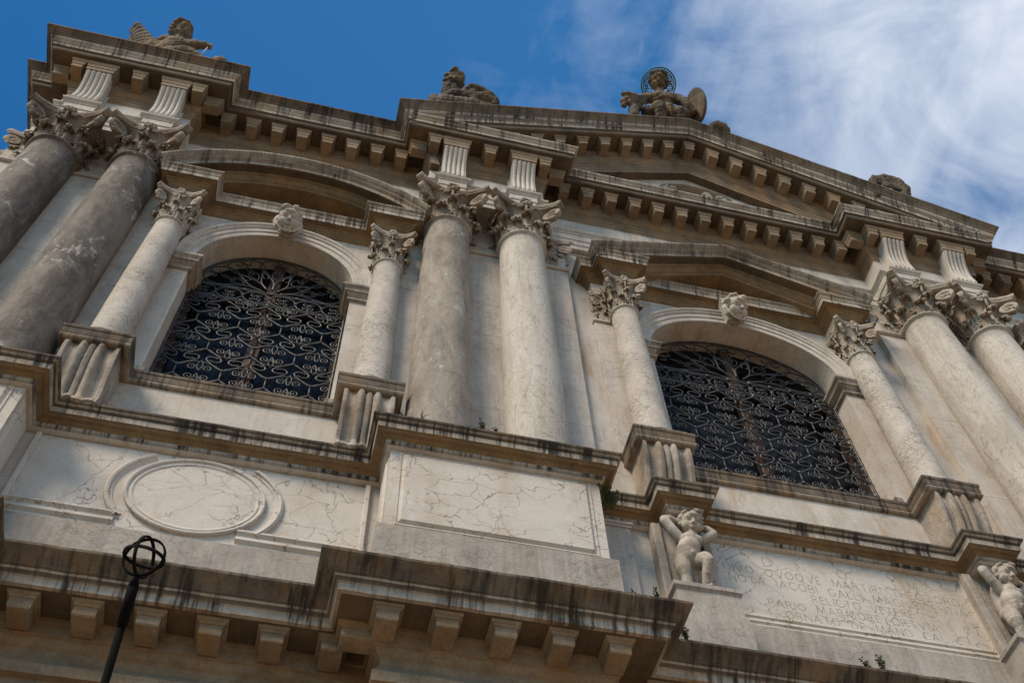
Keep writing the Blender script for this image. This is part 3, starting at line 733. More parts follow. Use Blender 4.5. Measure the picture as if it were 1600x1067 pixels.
# ------------------------------------------------------------------ window pediments (aedicules)
AED = [(.42, 15.915), (.004, 15.907), (0, 15.895), (.003, 15.875), (.022, 15.85), (.034, 15.82), (.037, 15.80), (.048, 15.795), (.054, 15.705), (.07, 15.695), (.12, 15.695), (.124, 15.665), (.15, 15.655), (.155, 15.635), (.18, 15.615), (.184, 15.58), (.20, 15.565), (.205, 15.55), (.228, 15.54), (.231, 15.45), (.236, 15.445), (.24, 15.36), (.245, 15.355), (.248, 15.275), (.36, 15.275)]
AED_MI = [0, 4, 0, 0, 0, 4, 4, 4] + [3, 2, 2, 2, 2, 2, 2, 2, 2, 2, 1, 1, 1, 1, 1, 1]
def aedicule(xc, h, kind):
    hA, pA, pAr = .436, .554, .24
    ext = .62 if kind == 'tri' else .44
    plan = [(xc - h - ext, -.1), (xc - h - ext, .36 if kind == 'tri' else pAr + .02), (xc - h - hA, .36 if kind == 'tri' else pAr + .02), (xc - h - hA, pA), (xc - h + hA, pA), (xc - h + hA, pAr), (xc + h - hA, pAr), (xc + h - hA, pA), (xc + h + hA, pA), (xc + h + hA, .36 if kind == 'tri' else pAr + .02), (xc + h + ext, .36 if kind == 'tri' else pAr + .02), (xc + h + ext, -.1)]
    if kind != 'tri': plan = [(xc - h - hA, -.1)] + plan[3:9] + [(xc + h + hA, -.1)]
    mb = MB(); sweep(mb, plan, AED, AED_MI)
    for s in (-1, 1): mb.box(xc + s * h - .18, xc + s * h + .18, -.1, .28, 15.30, 15.9, 1)
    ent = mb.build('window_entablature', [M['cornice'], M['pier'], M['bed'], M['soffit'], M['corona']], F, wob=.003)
    # curved or pointed top
    P0 = .63; E_ = h + hA + .03
    prof = [(.62, .03), (.02, .02), (.0, .0), (.004, -.03), (.03, -.06), (.065, -.085), (.075, -.11), (.09, -.115), (.095, -.13), (.108, -.135), (.114, -.215), (.14, -.225), (.235, -.225), (.24, -.26), (.27, -.27), (.275, -.295), (.31, -.335), (.33, -.345), (.335, -.40), (.60, -.40)]
    pmi = [0] * 3 + [1] * 4 + [0] * 3 + [3, 3] + [2] * 8
    if kind == 'tri':
        plan2 = [(xc - E_, .1), (xc - E_, P0), (xc, P0), (xc + E_, P0), (xc + E_, .1)]; rise = .79
        mb = MB(); sweep(mb, plan2, [(d, z + 15.96) for d, z in prof], pmi, zoff=[0, 0, rise, 0, 0])
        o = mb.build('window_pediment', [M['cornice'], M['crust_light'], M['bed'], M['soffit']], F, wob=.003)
        mb = MB(); mb.add([(xc - E_ + .1, .06, 15.85), (xc + E_ - .1, .06, 15.85), (xc, .06, 16.58)], [(0, 1, 2)])
    else:
        rise = .80; half = E_; rad = (half * half + rise * rise) / (2 * rise); th = math.asin(half / rad); zc = 15.96 + rise - rad
        n = 56; rows = []; 
        for i in range(n + 1):
            t = -th + 2 * th * i / n; row = []
            for d, z in prof: row.append((xc + (rad + z) * math.sin(t), P0 - d, zc + (rad + z) * math.cos(t)))
            rows.append(row)
        mb = MB(); mpr = len(prof); b = 0
        vs = [v for r in rows for v in r]; mb.v = [(x, -p, z) for x, p, z in vs]
        for i in range(n):
            for k in range(mpr - 1): mb.f.append([i * mpr + k, (i + 1) * mpr + k, (i + 1) * mpr + k + 1, i * mpr + k + 1]); mb.mi.append(pmi[k]); mb.sm.append(False)
        for i in (0, n): mb.f.append([i * mpr + k for k in range(mpr)]); mb.mi.append(0); mb.sm.append(False)
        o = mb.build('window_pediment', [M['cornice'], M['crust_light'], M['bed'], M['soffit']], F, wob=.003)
        mb = MB(); pts = [(xc + (rad - .3) * math.sin(-th + 2 * th * i / 30), .06, zc + (rad - .3) * math.cos(-th + 2 * th * i / 30)) for i in range(31)]
        mb.add(pts + [(pts[-1][0], .06, 15.8), (pts[0][0], .06, 15.8)], [tuple(range(33))])
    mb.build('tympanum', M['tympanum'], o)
M['crust_light'] = stone('dripped_cornice_stone', (.38, .325, .27), (.17, .138, .105), .9, crack=.45, streak=.55, ochre=.3, speck=.5, bump=.6, crack_scale=7)
aedicule(xWL, HCS, 'seg'); aedicule(xWR, HCSR, 'tri'); aedicule(xW3, HCS, 'seg')

# ------------------------------------------------------------------ main architrave and frieze
plan = [(-5.20, -.6), (-5.20, .18)]
for xc in (xL, xM, xR):
    plan += [(xc - .97, .18), (xc - .97, .565)]
    for s in (-1, 1): plan += [(xc + s * DA - .277, .565), (xc + s * DA - .277, .66), (xc + s * DA + .277, .66), (xc + s * DA + .277, .565)]
    plan += [(xc + .97, .565), (xc + .97, .18)]
plan += [(XEND, .18)]
prof = [(.2, 17.222), (.004, 17.215), (0, 17.205), (.004, 17.18), (.025, 17.155), (.042, 17.14), (.045, 17.115), (.058, 17.11), (.062, 16.96), (.074, 16.955), (.078, 16.945), (.082, 16.83), (.094, 16.825), (.098, 16.815), (.102, 16.705), (.16, 16.70)]
mb = MB(); sweep(mb, plan, prof, 0)
for xc in (xL, xM, xR): mb.box(xc - .86, xc + .86, -.1, .44, 16.712, 17.2)
mb.box(-5.1, XEND, -.2, .06, 16.71, 17.2)
mb.build('architrave', M['bracket'], F, wob=.002)

# ------------------------------------------------------------------ upper cornice
CY = [(.45, 18.79), (-.09, 18.775), (-.104, 18.764), (-.113, 18.745), (-.112, 18.722), (-.100, 18.706), (-.084, 18.702), (-.078, 18.678), (-.055, 18.664), (-.050, 18.646), (-.032, 18.636), (-.027, 18.615), (-.012, 18.60)]
CO = [(0, 18.588), (.002, 18.56), (.022, 18.535), (.04, 18.50), (.043, 18.478), (.056, 18.474), (.07, 18.40), (.095, 18.385), (.10, 18.30), (.115, 18.275), (.42, 18.275), (.425, 18.21), (.44, 18.20), (.442, 17.965), (.455, 17.955), (.46, 17.92), (.485, 17.895), (.488, 17.87), (.50, 17.865), (.503, 17.78), (.515, 17.77), (.518, 17.70), (.53, 17.69), (.535, 17.62)]
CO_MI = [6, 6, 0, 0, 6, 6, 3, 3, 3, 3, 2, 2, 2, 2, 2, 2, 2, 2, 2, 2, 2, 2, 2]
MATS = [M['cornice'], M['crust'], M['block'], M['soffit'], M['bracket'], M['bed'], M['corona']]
hF, pF, pFr = 1.447, 1.035, .652
FR = [(.535, 17.62), (.537, 17.2)]
def upper(plan, cyma, name='upper_cornice', tail=True):
    pr = (CY + CO if cyma else [(.45, 18.60)] + CO) + (FR[1:] if tail else [])
    mi = ([1] * 13 if cyma else [0]) + CO_MI + ([4] if tail else [])
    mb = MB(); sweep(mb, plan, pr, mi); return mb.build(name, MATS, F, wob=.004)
UL = upper([(-5.65, -3), (-5.65, .40), (xL - hF, .40), (xL - hF, pF), (xL + hF, pF), (xL + hF, pFr), (xM - 1.0, pFr)], True)
UM = upper([(xM - hF, .0), (xM - hF, pF), (xM + hF, pF), (xM + hF, pFr), (xR - hF, pFr), (xR - hF, pF), (xR + hF, pF), (xR + hF, .0)], False)
UR = upper([(xR + 1.0, pFr - .002), (XEND, pFr - .002)], True)
ZB0, ZB1, ZBT = 18.0, 18.10, 18.20
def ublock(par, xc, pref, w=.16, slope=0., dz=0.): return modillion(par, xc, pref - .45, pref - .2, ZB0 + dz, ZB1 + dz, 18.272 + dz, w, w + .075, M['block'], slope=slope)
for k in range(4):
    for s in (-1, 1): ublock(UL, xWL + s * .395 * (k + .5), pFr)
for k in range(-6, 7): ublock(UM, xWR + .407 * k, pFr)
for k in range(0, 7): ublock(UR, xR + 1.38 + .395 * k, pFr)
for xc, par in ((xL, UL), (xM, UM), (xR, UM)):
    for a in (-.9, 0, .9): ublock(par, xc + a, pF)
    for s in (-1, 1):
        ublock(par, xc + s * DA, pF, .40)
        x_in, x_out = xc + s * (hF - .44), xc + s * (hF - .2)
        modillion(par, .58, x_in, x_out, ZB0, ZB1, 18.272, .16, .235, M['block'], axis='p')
# scroll brackets of the frieze
def bracket(xc):
    mb = MB(); hw = .187; pr = [(.645, 17.215), (.665, 17.23), (.672, 17.27), (.668, 17.34), (.66, 17.42), (.66, 17.50), (.668, 17.58), (.69, 17.68), (.72, 17.77), (.755, 17.85), (.79, 17.92), (.815, 17.965), (.82, 17.99), (.80, 18.0)]
    rows = []; us = 51
    for i, (p, z) in enumerate(pr):
        row = [(xc - hw, .48, z)]
        for k in range(us):
            u = k / (us - 1) ; w = abs(math.sin(u * math.pi * 5)) ** .6; f = 1 if 1 < i < len(pr) - 2 else .4
            if u < .02 or u > .98: w = .7
            row.append((xc - hw + u * 2 * hw, p - .034 + .036 * w * f + (.0 if f == 1 else .02), z))
        row.append((xc + hw, .48, z)); rows.append(row)
    grid(mb, rows, 0)
    for r in (0, -1): mb.add(rows[r], [tuple(range(len(rows[r])))])
    mb.build('scroll_bracket', M['bracket'], F)
for xc in (xL, xM, xR):
    for s in (-1, 1): bracket(xc + s * DA)
    mb = MB(); mb.box(xc - .22, xc + .22, .45, .512, 17.24, 17.60, bev=.008); mb.build('frieze_panel', M['bracket'], F)
    for s in (-1, 1):
        mb = MB(); mb.box(xc + s * DA - .22, xc + s * DA + .22, .45, .53, 17.21, 17.98); mb.build('bracket_backing', M['bracket'], F)

# ------------------------------------------------------------------ gable
RISE_G = 2.30; SL = RISE_G / (xWR - xM + hF)
gp = [(xM - hF - .008, .62), (xM - hF - .008, pF + .012), (xWR, pF + .012), (xR + hF + .008, pF + .012), (xR + hF + .008, .62)]
pr = [(d, z + .003) for d, z in CY + CO] + [(.68, 17.62)]
mb = MB(); sweep(mb, gp, pr, [1] * 13 + CO_MI + [3], zoff=[0, 0, RISE_G, 0, 0])
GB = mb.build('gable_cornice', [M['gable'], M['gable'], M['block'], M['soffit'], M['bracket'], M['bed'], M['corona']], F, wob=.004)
for k in range(-9, 10):
    dx = .42 * k
    if k == 0:
        modillion(GB, xWR, pF - .44, pF - .19, ZB0 + RISE_G - .02, ZB1 + RISE_G - .02, 18.26 + RISE_G, .16, .235, M['block'])
    else:
        modillion(GB, xWR + dx, pF - .44, pF - .19, ZB0 + RISE_G - SL * abs(dx), ZB1 + RISE_G - SL * abs(dx), 18.272 + RISE_G - SL * abs(dx), .16, .235, M['block'], slope=-SL if dx > 0 else SL)
mb = MB()      # tympanum with a half-hidden broken lunette
tz = lambda x: 17.66 + RISE_G - SL * abs(x - xWR)
LX, LR, LZ = 5.45, .70, 19.28
arc = [(LX + LR * math.cos(math.pi * i / 24), LZ + LR * .58 * math.sin(math.pi * i / 24)) for i in range(25)]
TP = .375
for a, b in zip(arc, arc[1:]): mb.add([(a[0], TP, a[1]), (b[0], TP, b[1]), (b[0], TP, tz(b[0])), (a[0], TP, tz(a[0]))], [(0, 1, 2, 3)])
for x0, x1 in ((LX + LR, xR + hF - .3), (xM - hF + .3, LX - LR)): mb.add([(x0, TP, 18.45), (x1, TP, 18.45), (x1, TP, max(18.47, tz(x1))), (x0, TP, max(18.47, tz(x0)))], [(0, 1, 2, 3)])
for a, b in zip(arc, arc[1:]): mb.add([(a[0], TP, a[1]), (b[0], TP, b[1]), (b[0], 0, b[1]), (a[0], 0, a[1])], [(0, 1, 2, 3)])
mb.add([(LX - LR, TP, 18.45), (LX + LR, TP, 18.45), (LX + LR, TP, LZ), (LX - LR, TP, LZ)], [(0, 1, 2, 3)])
mb.build('gable_tympanum', M['wall'], GB)
mb = MB(); mb.box(LX - 1, LX + 1, -.3, -.05, 18, 20, 0); mb.build('lunette_hollow', M['dark'], GB)
mb = MB(); rnd = random.Random(3)
for i in range(26):
    x = LX + rnd.uniform(-.6, .6); ellipsoid(mb, (x, .25 + rnd.uniform(-.08, .10), 19.36 + .16 * rnd.random()), (rnd.uniform(.04, .09), .05, rnd.uniform(.03, .06)), 6, 4, smooth=False)
mb.build('lunette_rubble', M['bracket'], GB)
# roof behind the gable
mb = MB(); mb.add([(xM - hF, .4, 18.7), (xWR, .4, 18.7 + RISE_G), (xR + hF, .4, 18.7), (xM - hF, -9, 18.7), (xWR, -9, 18.7 + RISE_G), (xR + hF, -9, 18.7)], [(0, 1, 4, 3), (1, 2, 5, 4), (3, 4, 5)])
mb.build('roof', M['tympanum'], F)

# ------------------------------------------------------------------ windows
def cr(pts, n=6):
    """smooth curve through points"""
    P_ = [Vector((*p, 0)) if len(p) == 2 else Vector(p) for p in pts]; P_ = [P_[0] * 2 - P_[1]] + P_ + [P_[-1] * 2 - P_[-2]]; o = []
    for i in range(1, len(P_) - 2):
        a, b, c, d = P_[i - 1:i + 3]
        for k in range(n):
            t = k / n; o.append(.5 * ((2 * b) + (c - a) * t + (2 * a - 5 * b + 4 * c - d) * t * t + (3 * b - a - 3 * c + d) * t ** 3))
    return o + [P_[-2]]
def spiral(cx, cz, r0, a0, turns, s=1, n=16, k=.85):
    return [(cx + r0 * (1 - k * i / n) * math.cos(a0 + s * turns * 2 * math.pi * i / n), cz + r0 * (1 - k * i / n) * math.sin(a0 + s * turns * 2 * math.pi * i / n)) for i in range(n + 1)]
def window(xc, hw):
    root = empty('window', (xc, 0, SILL)); root.parent = F
    PG = -.30
    def inside(x, z):
        if abs(x - xc) > hw - .01 or z < SILL: return False
        return z < ZS or ((x - xc) / (hw - .015)) ** 2 + ((z - ZS) / (RISE - .015)) ** 2 < 1
    def loc(mb): mb.v = [(x - xc, y, z - SILL) for x, y, z in mb.v]; return mb
    # glass and the dark room behind
    mb = MB(); A = ellipse_arch(xc, hw + .02, ZS, RISE + .02)
    mb.add([(xc - hw - .02, -.47, SILL - .02)] + [(x, -.47, z) for x, z in A] + [(xc + hw + .02, -.47, SILL - .02)], [tuple(range(len(A) + 2))])
    loc(mb).build('glass', M['glass'], root)
    mb = MB()
    mb.box(xc - .075, xc + .075, -.47, -.37, SILL, ZS + RISE - .02, bev=.008); mb.box(xc - .018, xc + .018, -.38, -.352, SILL, ZS, bev=.006)
    for s in (-1, 1): mb.box(xc + s * (hw - .045) - .045, xc + s * (hw - .045) + .045, -.47, -.38, SILL, ZS, bev=.006)
    mb.box(xc - hw, xc + hw, -.47, -.385, 14.06, 14.16, bev=.006); mb.box(xc - hw, xc + hw, -.47, -.39, SILL, SILL + .1, bev=.006)
    loc(mb).build('wood_frame', M['wood'], root)
    # wrought iron grille
    mb = MB()
    def bar(pts, r=.011):
        run = []
        for q in pts:
            x, z = q[0], q[1]
            if inside(x, z): run.append((x, PG + random.uniform(-.002, .002), z))
            else:
                if len(run) > 1: tube(mb, run, r, 5)
                run = []
        if len(run) > 1: tube(mb, run, r, 5)
    def mir(pts, x0): return [(2 * x0 - p[0], p[1]) for p in pts]
    def leaf(x, z, dx, dz, L, w_):
        n_ = (-dz, dx)
        if inside(x, z) and inside(x + dx * L, z + dz * L):
            bar([(x, z), (x + dx * L * .35 + n_[0] * w_, z + dz * L * .35 + n_[1] * w_), (x + dx * L * .6 + n_[0] * w_ * .7, z + dz * L * .6 + n_[1] * w_ * .7), (x + dx * L, z + dz * L)], .008)
            bar([(x, z), (x + dx * L * .35 - n_[0] * w_, z + dz * L * .35 - n_[1] * w_), (x + dx * L * .6 - n_[0] * w_ * .7, z + dz * L * .6 - n_[1] * w_ * .7), (x + dx * L, z + dz * L)], .008)
    def knot(x, z, s=.02):
        if inside(x - s, z) and inside(x + s, z): mb.box(x - s, x + s, PG - .018, PG + .018, z - s * 1.2, z + s * 1.2, bev=.005)
    def flower(x, z, s):
        for e in (-1, 1):
            sp = spiral(x + e * .082, z + s * .095, .060, R(90 if s > 0 else -90) , 1.3, -e * s, 16)
            bar(cr([(x, z + s * .03), (x + e * .03, z + s * .11)] + [], 3) + sp, .010)
        leaf(x, z + s * .09, 0, s, .17, .034)
    nw = round(2 * hw / .513 * 2) / 2; w = 2 * hw / nw; H = .60; k = 0; z = SILL + .10
    while z < 14.0:
        off = 0 if k % 2 == 0 else .5
        i = -1
        while i <= nw + 1:
            x = xc - hw + (i + off) * w
            for s in (-1, 1):
                R_ = cr([(x, z + s * .10), (x + .04, z + s * .13), (x + .14, z + s * .20), (x + .205, z + s * .27), (x + .210, z + s * .32), (x + .17, z + s * .35), (x + .115, z + s * .345), (x + .085, z + s * .33)])
                if z + s * .35 < 13.97: bar(R_, .0135); bar(mir(R_, x), .0135)
                # arcs of the lens between neighbouring junctions
                L_ = cr([(x, z + s * .10), (x + .05, z + s * .12), (x + .14, z + s * .19), (x + w / 2, z + s * .215), (x + w - .14, z + s * .19), (x + w - .05, z + s * .12), (x + w, z + s * .10)])
                if z + s * .2 < 13.97:
                    bar(L_, .0115); flower(x + w / 2, z, s)
            knot(x, z + .10, .015); knot(x, z - .10, .015); bar([(x, z - .10), (x, z), (x, z + .10)], .011)
            i += 1
        k += 1; z += H
    for zz, rr in ((13.93, .012), (13.965, .012), (14.235, .012), (14.27, .012)): bar([(xc - hw + .02 + (2 * hw - .04) * i / 30, zz) for i in range(31)], rr)
    nb = int(2 * hw / .30); wb = 2 * hw / nb
    for i in range(nb):
        x = xc - hw + (i + .5) * wb
        bar([(x + wb * .5 * math.cos(t), 14.10 + .13 * math.sin(t)) for t in [2 * math.pi * j / 20 for j in range(21)]], .011)
        for a in range(4): bar(spiral(x + .045 * math.cos(R(45 + 90 * a)), 14.10 + .055 * math.sin(R(45 + 90 * a)), .042, R(90 * a), 1.1, 1, 10), .009)
        knot(x + wb / 2, 14.10, .018); knot(x + wb / 2, 13.95, .022); knot(x + wb / 2, 14.25, .022)
    # fan of the lunette
    for j in range(-2, 3):
        a = R(90 - j * 34); ca, sa = math.cos(a), math.sin(a)
        def pol(r, t): return (xc + hw * r * math.cos(a + t) * .97, 14.25 + (ZS + RISE - 14.27) * r * math.sin(a + t))
        for e in (-1, 1):
            bar(cr([pol(.12, 0), pol(.34, e * .06), pol(.55, e * .26), pol(.72, e * .34), pol(.88, e * .27), pol(.95, e * .13), pol(.93, e * .03), pol(.84, e * .02), pol(.80, e * .09), pol(.86, e * .13)]), .012)
            bar(cr([pol(.40, 0), pol(.46, e * .10), pol(.56, e * .12), pol(.60, e * .05), pol(.54, e * .02)]), .009)
            bar(cr([pol(.55, e * .27), pol(.6, e * .33), pol(.5, e * .40), pol(.42, e * .34)]), .010)
        p0, p1 = pol(.60, 0), pol(.78, 0); d_ = Vector((p1[0] - p0[0], p1[1] - p0[1])); L = d_.length; d_.normalize(); leaf(p0[0], p0[1], d_.x, d_.y, L, .03)
    bar([(x, z) for x, z in ellipse_arch(xc, hw - .03, ZS, RISE - .03)], .014)
    for s in (-1, 1): bar([(xc + s * (hw - .03), SILL + .02 + i * .1) for i in range(28)], .014)
    loc(mb).build('grille', M['iron'], root)
window(xWL, HW); window(xWR, HWR)

# ------------------------------------------------------------------ carved heads and figures
def basis(up, fwd):
    u = Vector(up).normalized(); f = Vector(fwd); f = (f - u * f.dot(u)).normalized(); r = f.cross(u) ; return Matrix((r, f, u)).transposed()
def head_prims(c, up, fwd, s, child=False, curls=0, seed=1, long=False):
    """face features placed in the frame right / forward / up; s = head height. coordinates (x, p, z)"""
    B = basis(up, fwd); c = Vector(c); T = lambda x, y, z: tuple(c + B @ (Vector((x, y, z)) * s)); r = lambda a, b, d: (a * s, b * s, d * s)
    E = lambda x, y, z, a, b, d: ('e', T(x, y, z), r(a, b, d), B)
    P_ = [E(0, -.06, .10, .37, .42, .40), E(0, .06, -.14, .31, .32, .34), E(0, .20, -.36, .15, .13, .12)]
    ch = .19 if child else .13
    for e in (-1, 1):
        P_ += [E(e * .19, .20, -.17, ch, .13, ch), E(e * .145, .315, .055, .072, .05, .042), E(e * .16, .33, .13, .11, .045, .03), E(e * .37, -.04, -.02, .05, .09, .12)]
    P_ += [('c', [T(0, .36, .07), T(0, .43, -.05), T(0, .475, -.115)], [.032 * s, .042 * s, .062 * s]), E(.055, .40, -.125, .045, .04, .035), E(-.055, .40, -.125, .045, .04, .035),
           E(0, .375, -.225, .095, .05, .026), E(0, .365, -.285, .078, .05, .03), E(0, .33, .24, .2, .08, .09)]
    rnd = random.Random(seed)
    for i in range(curls):
        a = rnd.uniform(-1.9, 1.9); b = rnd.uniform(.05, 1.35) if not long else rnd.uniform(-.9, 1.35)
        x, y, z = math.sin(a) * math.cos(b) * .41, -.06 - math.cos(a) * math.cos(b) * .44 + .18 * (b > .5), .12 + math.sin(b) * .41
        if y > .08 and z < .42: continue
        q = rnd.uniform(.07, .12); P_.append(E(x, y, z, q, q, q * .85))
    return P_
def cherub(xc, seed, lean):
    key = empty('keystone', (xc, -.05, 15.2)); key.parent = F
    mb = MB(); rows = []
    for p, z, w in [(.08, 15.235, .095), (.11, 15.25, .10), (.12, 15.30, .105), (.13, 15.42, .135), (.15, 15.55, .15), (.22, 15.66, .16), (.22, 15.69, .16)]:
        rows.append([(-w, -.1, z - 15.2), (-w, p - .05, z - 15.2), (-w * .6, p - .04, z - 15.2), (-w * .45, p - .055, z - 15.2), (w * .45, p - .055, z - 15.2), (w * .6, p - .04, z - 15.2), (w, p - .05, z - 15.2), (w, -.1, z - 15.2)])
    grid(mb, rows, 0); mb.add(rows[0], [tuple(range(8))]); mb.add(rows[-1], [tuple(range(8))])
    mb.build('keystone_block', M['mask'], key)
    up, fw = Vector((.0, .62, .80)), Vector((lean, .80, -.62)); c = Vector((0, .21, .16))
    pr = head_prims(c, up, fw, .40, True, 34, seed)
    B = basis(up, fw)
    for e in (-1, 1):       # little wings folded round the chin like a ruff
        pts = [c + B @ Vector(q) for q in ((e * .155, -.06, .07), (e * .175, .0, -.02), (e * .15, .06, -.12), (e * .08, .10, -.185), (e * .015, .11, -.205))]
        pr.append(('c', [tuple(q) for q in pts], [.018, .024, .024, .02, .016]))
        pts = [c + B @ Vector(q) for q in ((e * .175, -.07, .05), (e * .195, -.03, -.03), (e * .17, .02, -.14), (e * .09, .05, -.21))]
        pr.append(('c', [tuple(q) for q in pts], [.014, .018, .018, .014]))
    pr += [('e', (0, .13, .04), (.05, .05, .05)), ('e', (.045, .12, .015), (.03, .03, .03)), ('e', (-.045, .12, .015), (.03, .03, .03)), ('e', (0, .06, .1), (.10, .08, .10))]
    clay('cherub_head', pr, M['mask'], key, voxel=.0075, smooth=3)
cherub(xWL, 3, .10); cherub(xWR, 5, .22)

def putto_prims():
    """standing child, weight on one leg, both hands behind the head; feet at z 0"""
    P_ = []
    C = lambda pts, rr: P_.append(('c', pts, rr))
    # trunk
    C([(-.035, .05, .47), (-.03, .075, .56), (.0, .055, .66), (.03, .05, .74)], [.112, .118, .106, .10])
    P_.append(('e', (-.02, .115, .57), (.10, .085, .10))); P_.append(('e', (-.045, .0, .44), (.135, .115, .10)))
    P_.append(('e', (.075, .105, .70), (.06, .05, .055))); P_.append(('e', (-.03, .105, .70), (.06, .05, .055)))
    C([(.03, .05, .74), (.045, .07, .80)], [.075, .055])
    # legs: straight leg (viewer's left), bent leg pushed forward
    C([(-.10, .03, .42), (-.115, .05, .30), (-.105, .05, .21), (-.10, .03, .12), (-.095, .015, .05)], [.088, .080, .056, .058, .040])
    C([(-.095, .01, .035), (-.10, .07, .028), (-.105, .11, .022)], [.036, .032, .024])
    C([(.045, .05, .43), (.075, .15, .37), (.085, .20, .30)], [.085, .082, .062]); C([(.085, .20, .30), (.075, .14, .18), (.065, .07, .07), (.06, .05, .04)], [.060, .060, .042, .036])
    C([(.06, .05, .035), (.07, .11, .028), (.075, .15, .02)], [.036, .032, .024])
    P_.append(('e', (-.03, .14, .45), (.028, .035, .03)))
    # arms raised
    C([(-.075, .05, .745), (-.15, .075, .83), (-.215, .09, .935), (-.225, .085, .965)], [.056, .054, .05, .044]); C([(-.225, .085, .965), (-.16, .075, 1.0), (-.09, .06, 1.005)], [.044, .040, .030])
    C([(.125, .05, .75), (.20, .07, .79), (.275, .08, .845), (.285, .075, .875)], [.056, .054, .048, .044]); C([(.285, .075, .875), (.24, .06, .945), (.175, .04, .985)], [.044, .040, .030])
    # hands with fingers laid in the hair
    for bx, bz, e in ((-.085, 1.005, 1), (.165, .985, -1)):
        P_.append(('e', (bx, .06, bz), (.032, .02, .024)))
        for q in range(4): C([(bx + e * .02, .065 + .012 * q, bz + .014 - q * .009), (bx + e * .052, .08 + .012 * q, bz + .017 - q * .010), (bx + e * (.078 - .006 * abs(q - 1)), .082 + .012 * q, bz + .006 - q * .010)], [.0095, .0085, .007])
        C([(bx, .075, bz - .01), (bx + e * .022, .092, bz - .035)], [.010, .008])
    P_ += head_prims((.055, .10, .935), (.10, .42, .90), (-.15, .90, -.42), .285, True, 60, 9, True)
    P_ += [('e', (-.0, -.05, .55), (.12, .10, .40))]
    return P_
PUTTI = []
def putto(xc, label):
    b = (xc - .02, .335, 9.045)
    if not PUTTI:
        pr = [(k[0], *k[1:]) for k in putto_prims()]
        o = clay('putto_statue', pr, M['putto'], None, voxel=.0075, smooth=3)
        PUTTI.append(o)
    else:
        o = PUTTI[0].copy(); COL.objects.link(o)
    o.location = (b[0], -b[1], b[2]); o.scale = (1, 1, 1)
    tag(o, label, 'statue', 'marble putti holding up the window ledge')
    return o
putto(xPu, 'white marble putto with raised arms standing left of the inscription tablet')
o = putto(xPv, 'cracked marble putto with raised arms standing right of the inscription tablet'); o.rotation_euler.z = R(8)

def limb(*a): return ('c', [q[:3] for q in a], [q[3] for q in a])
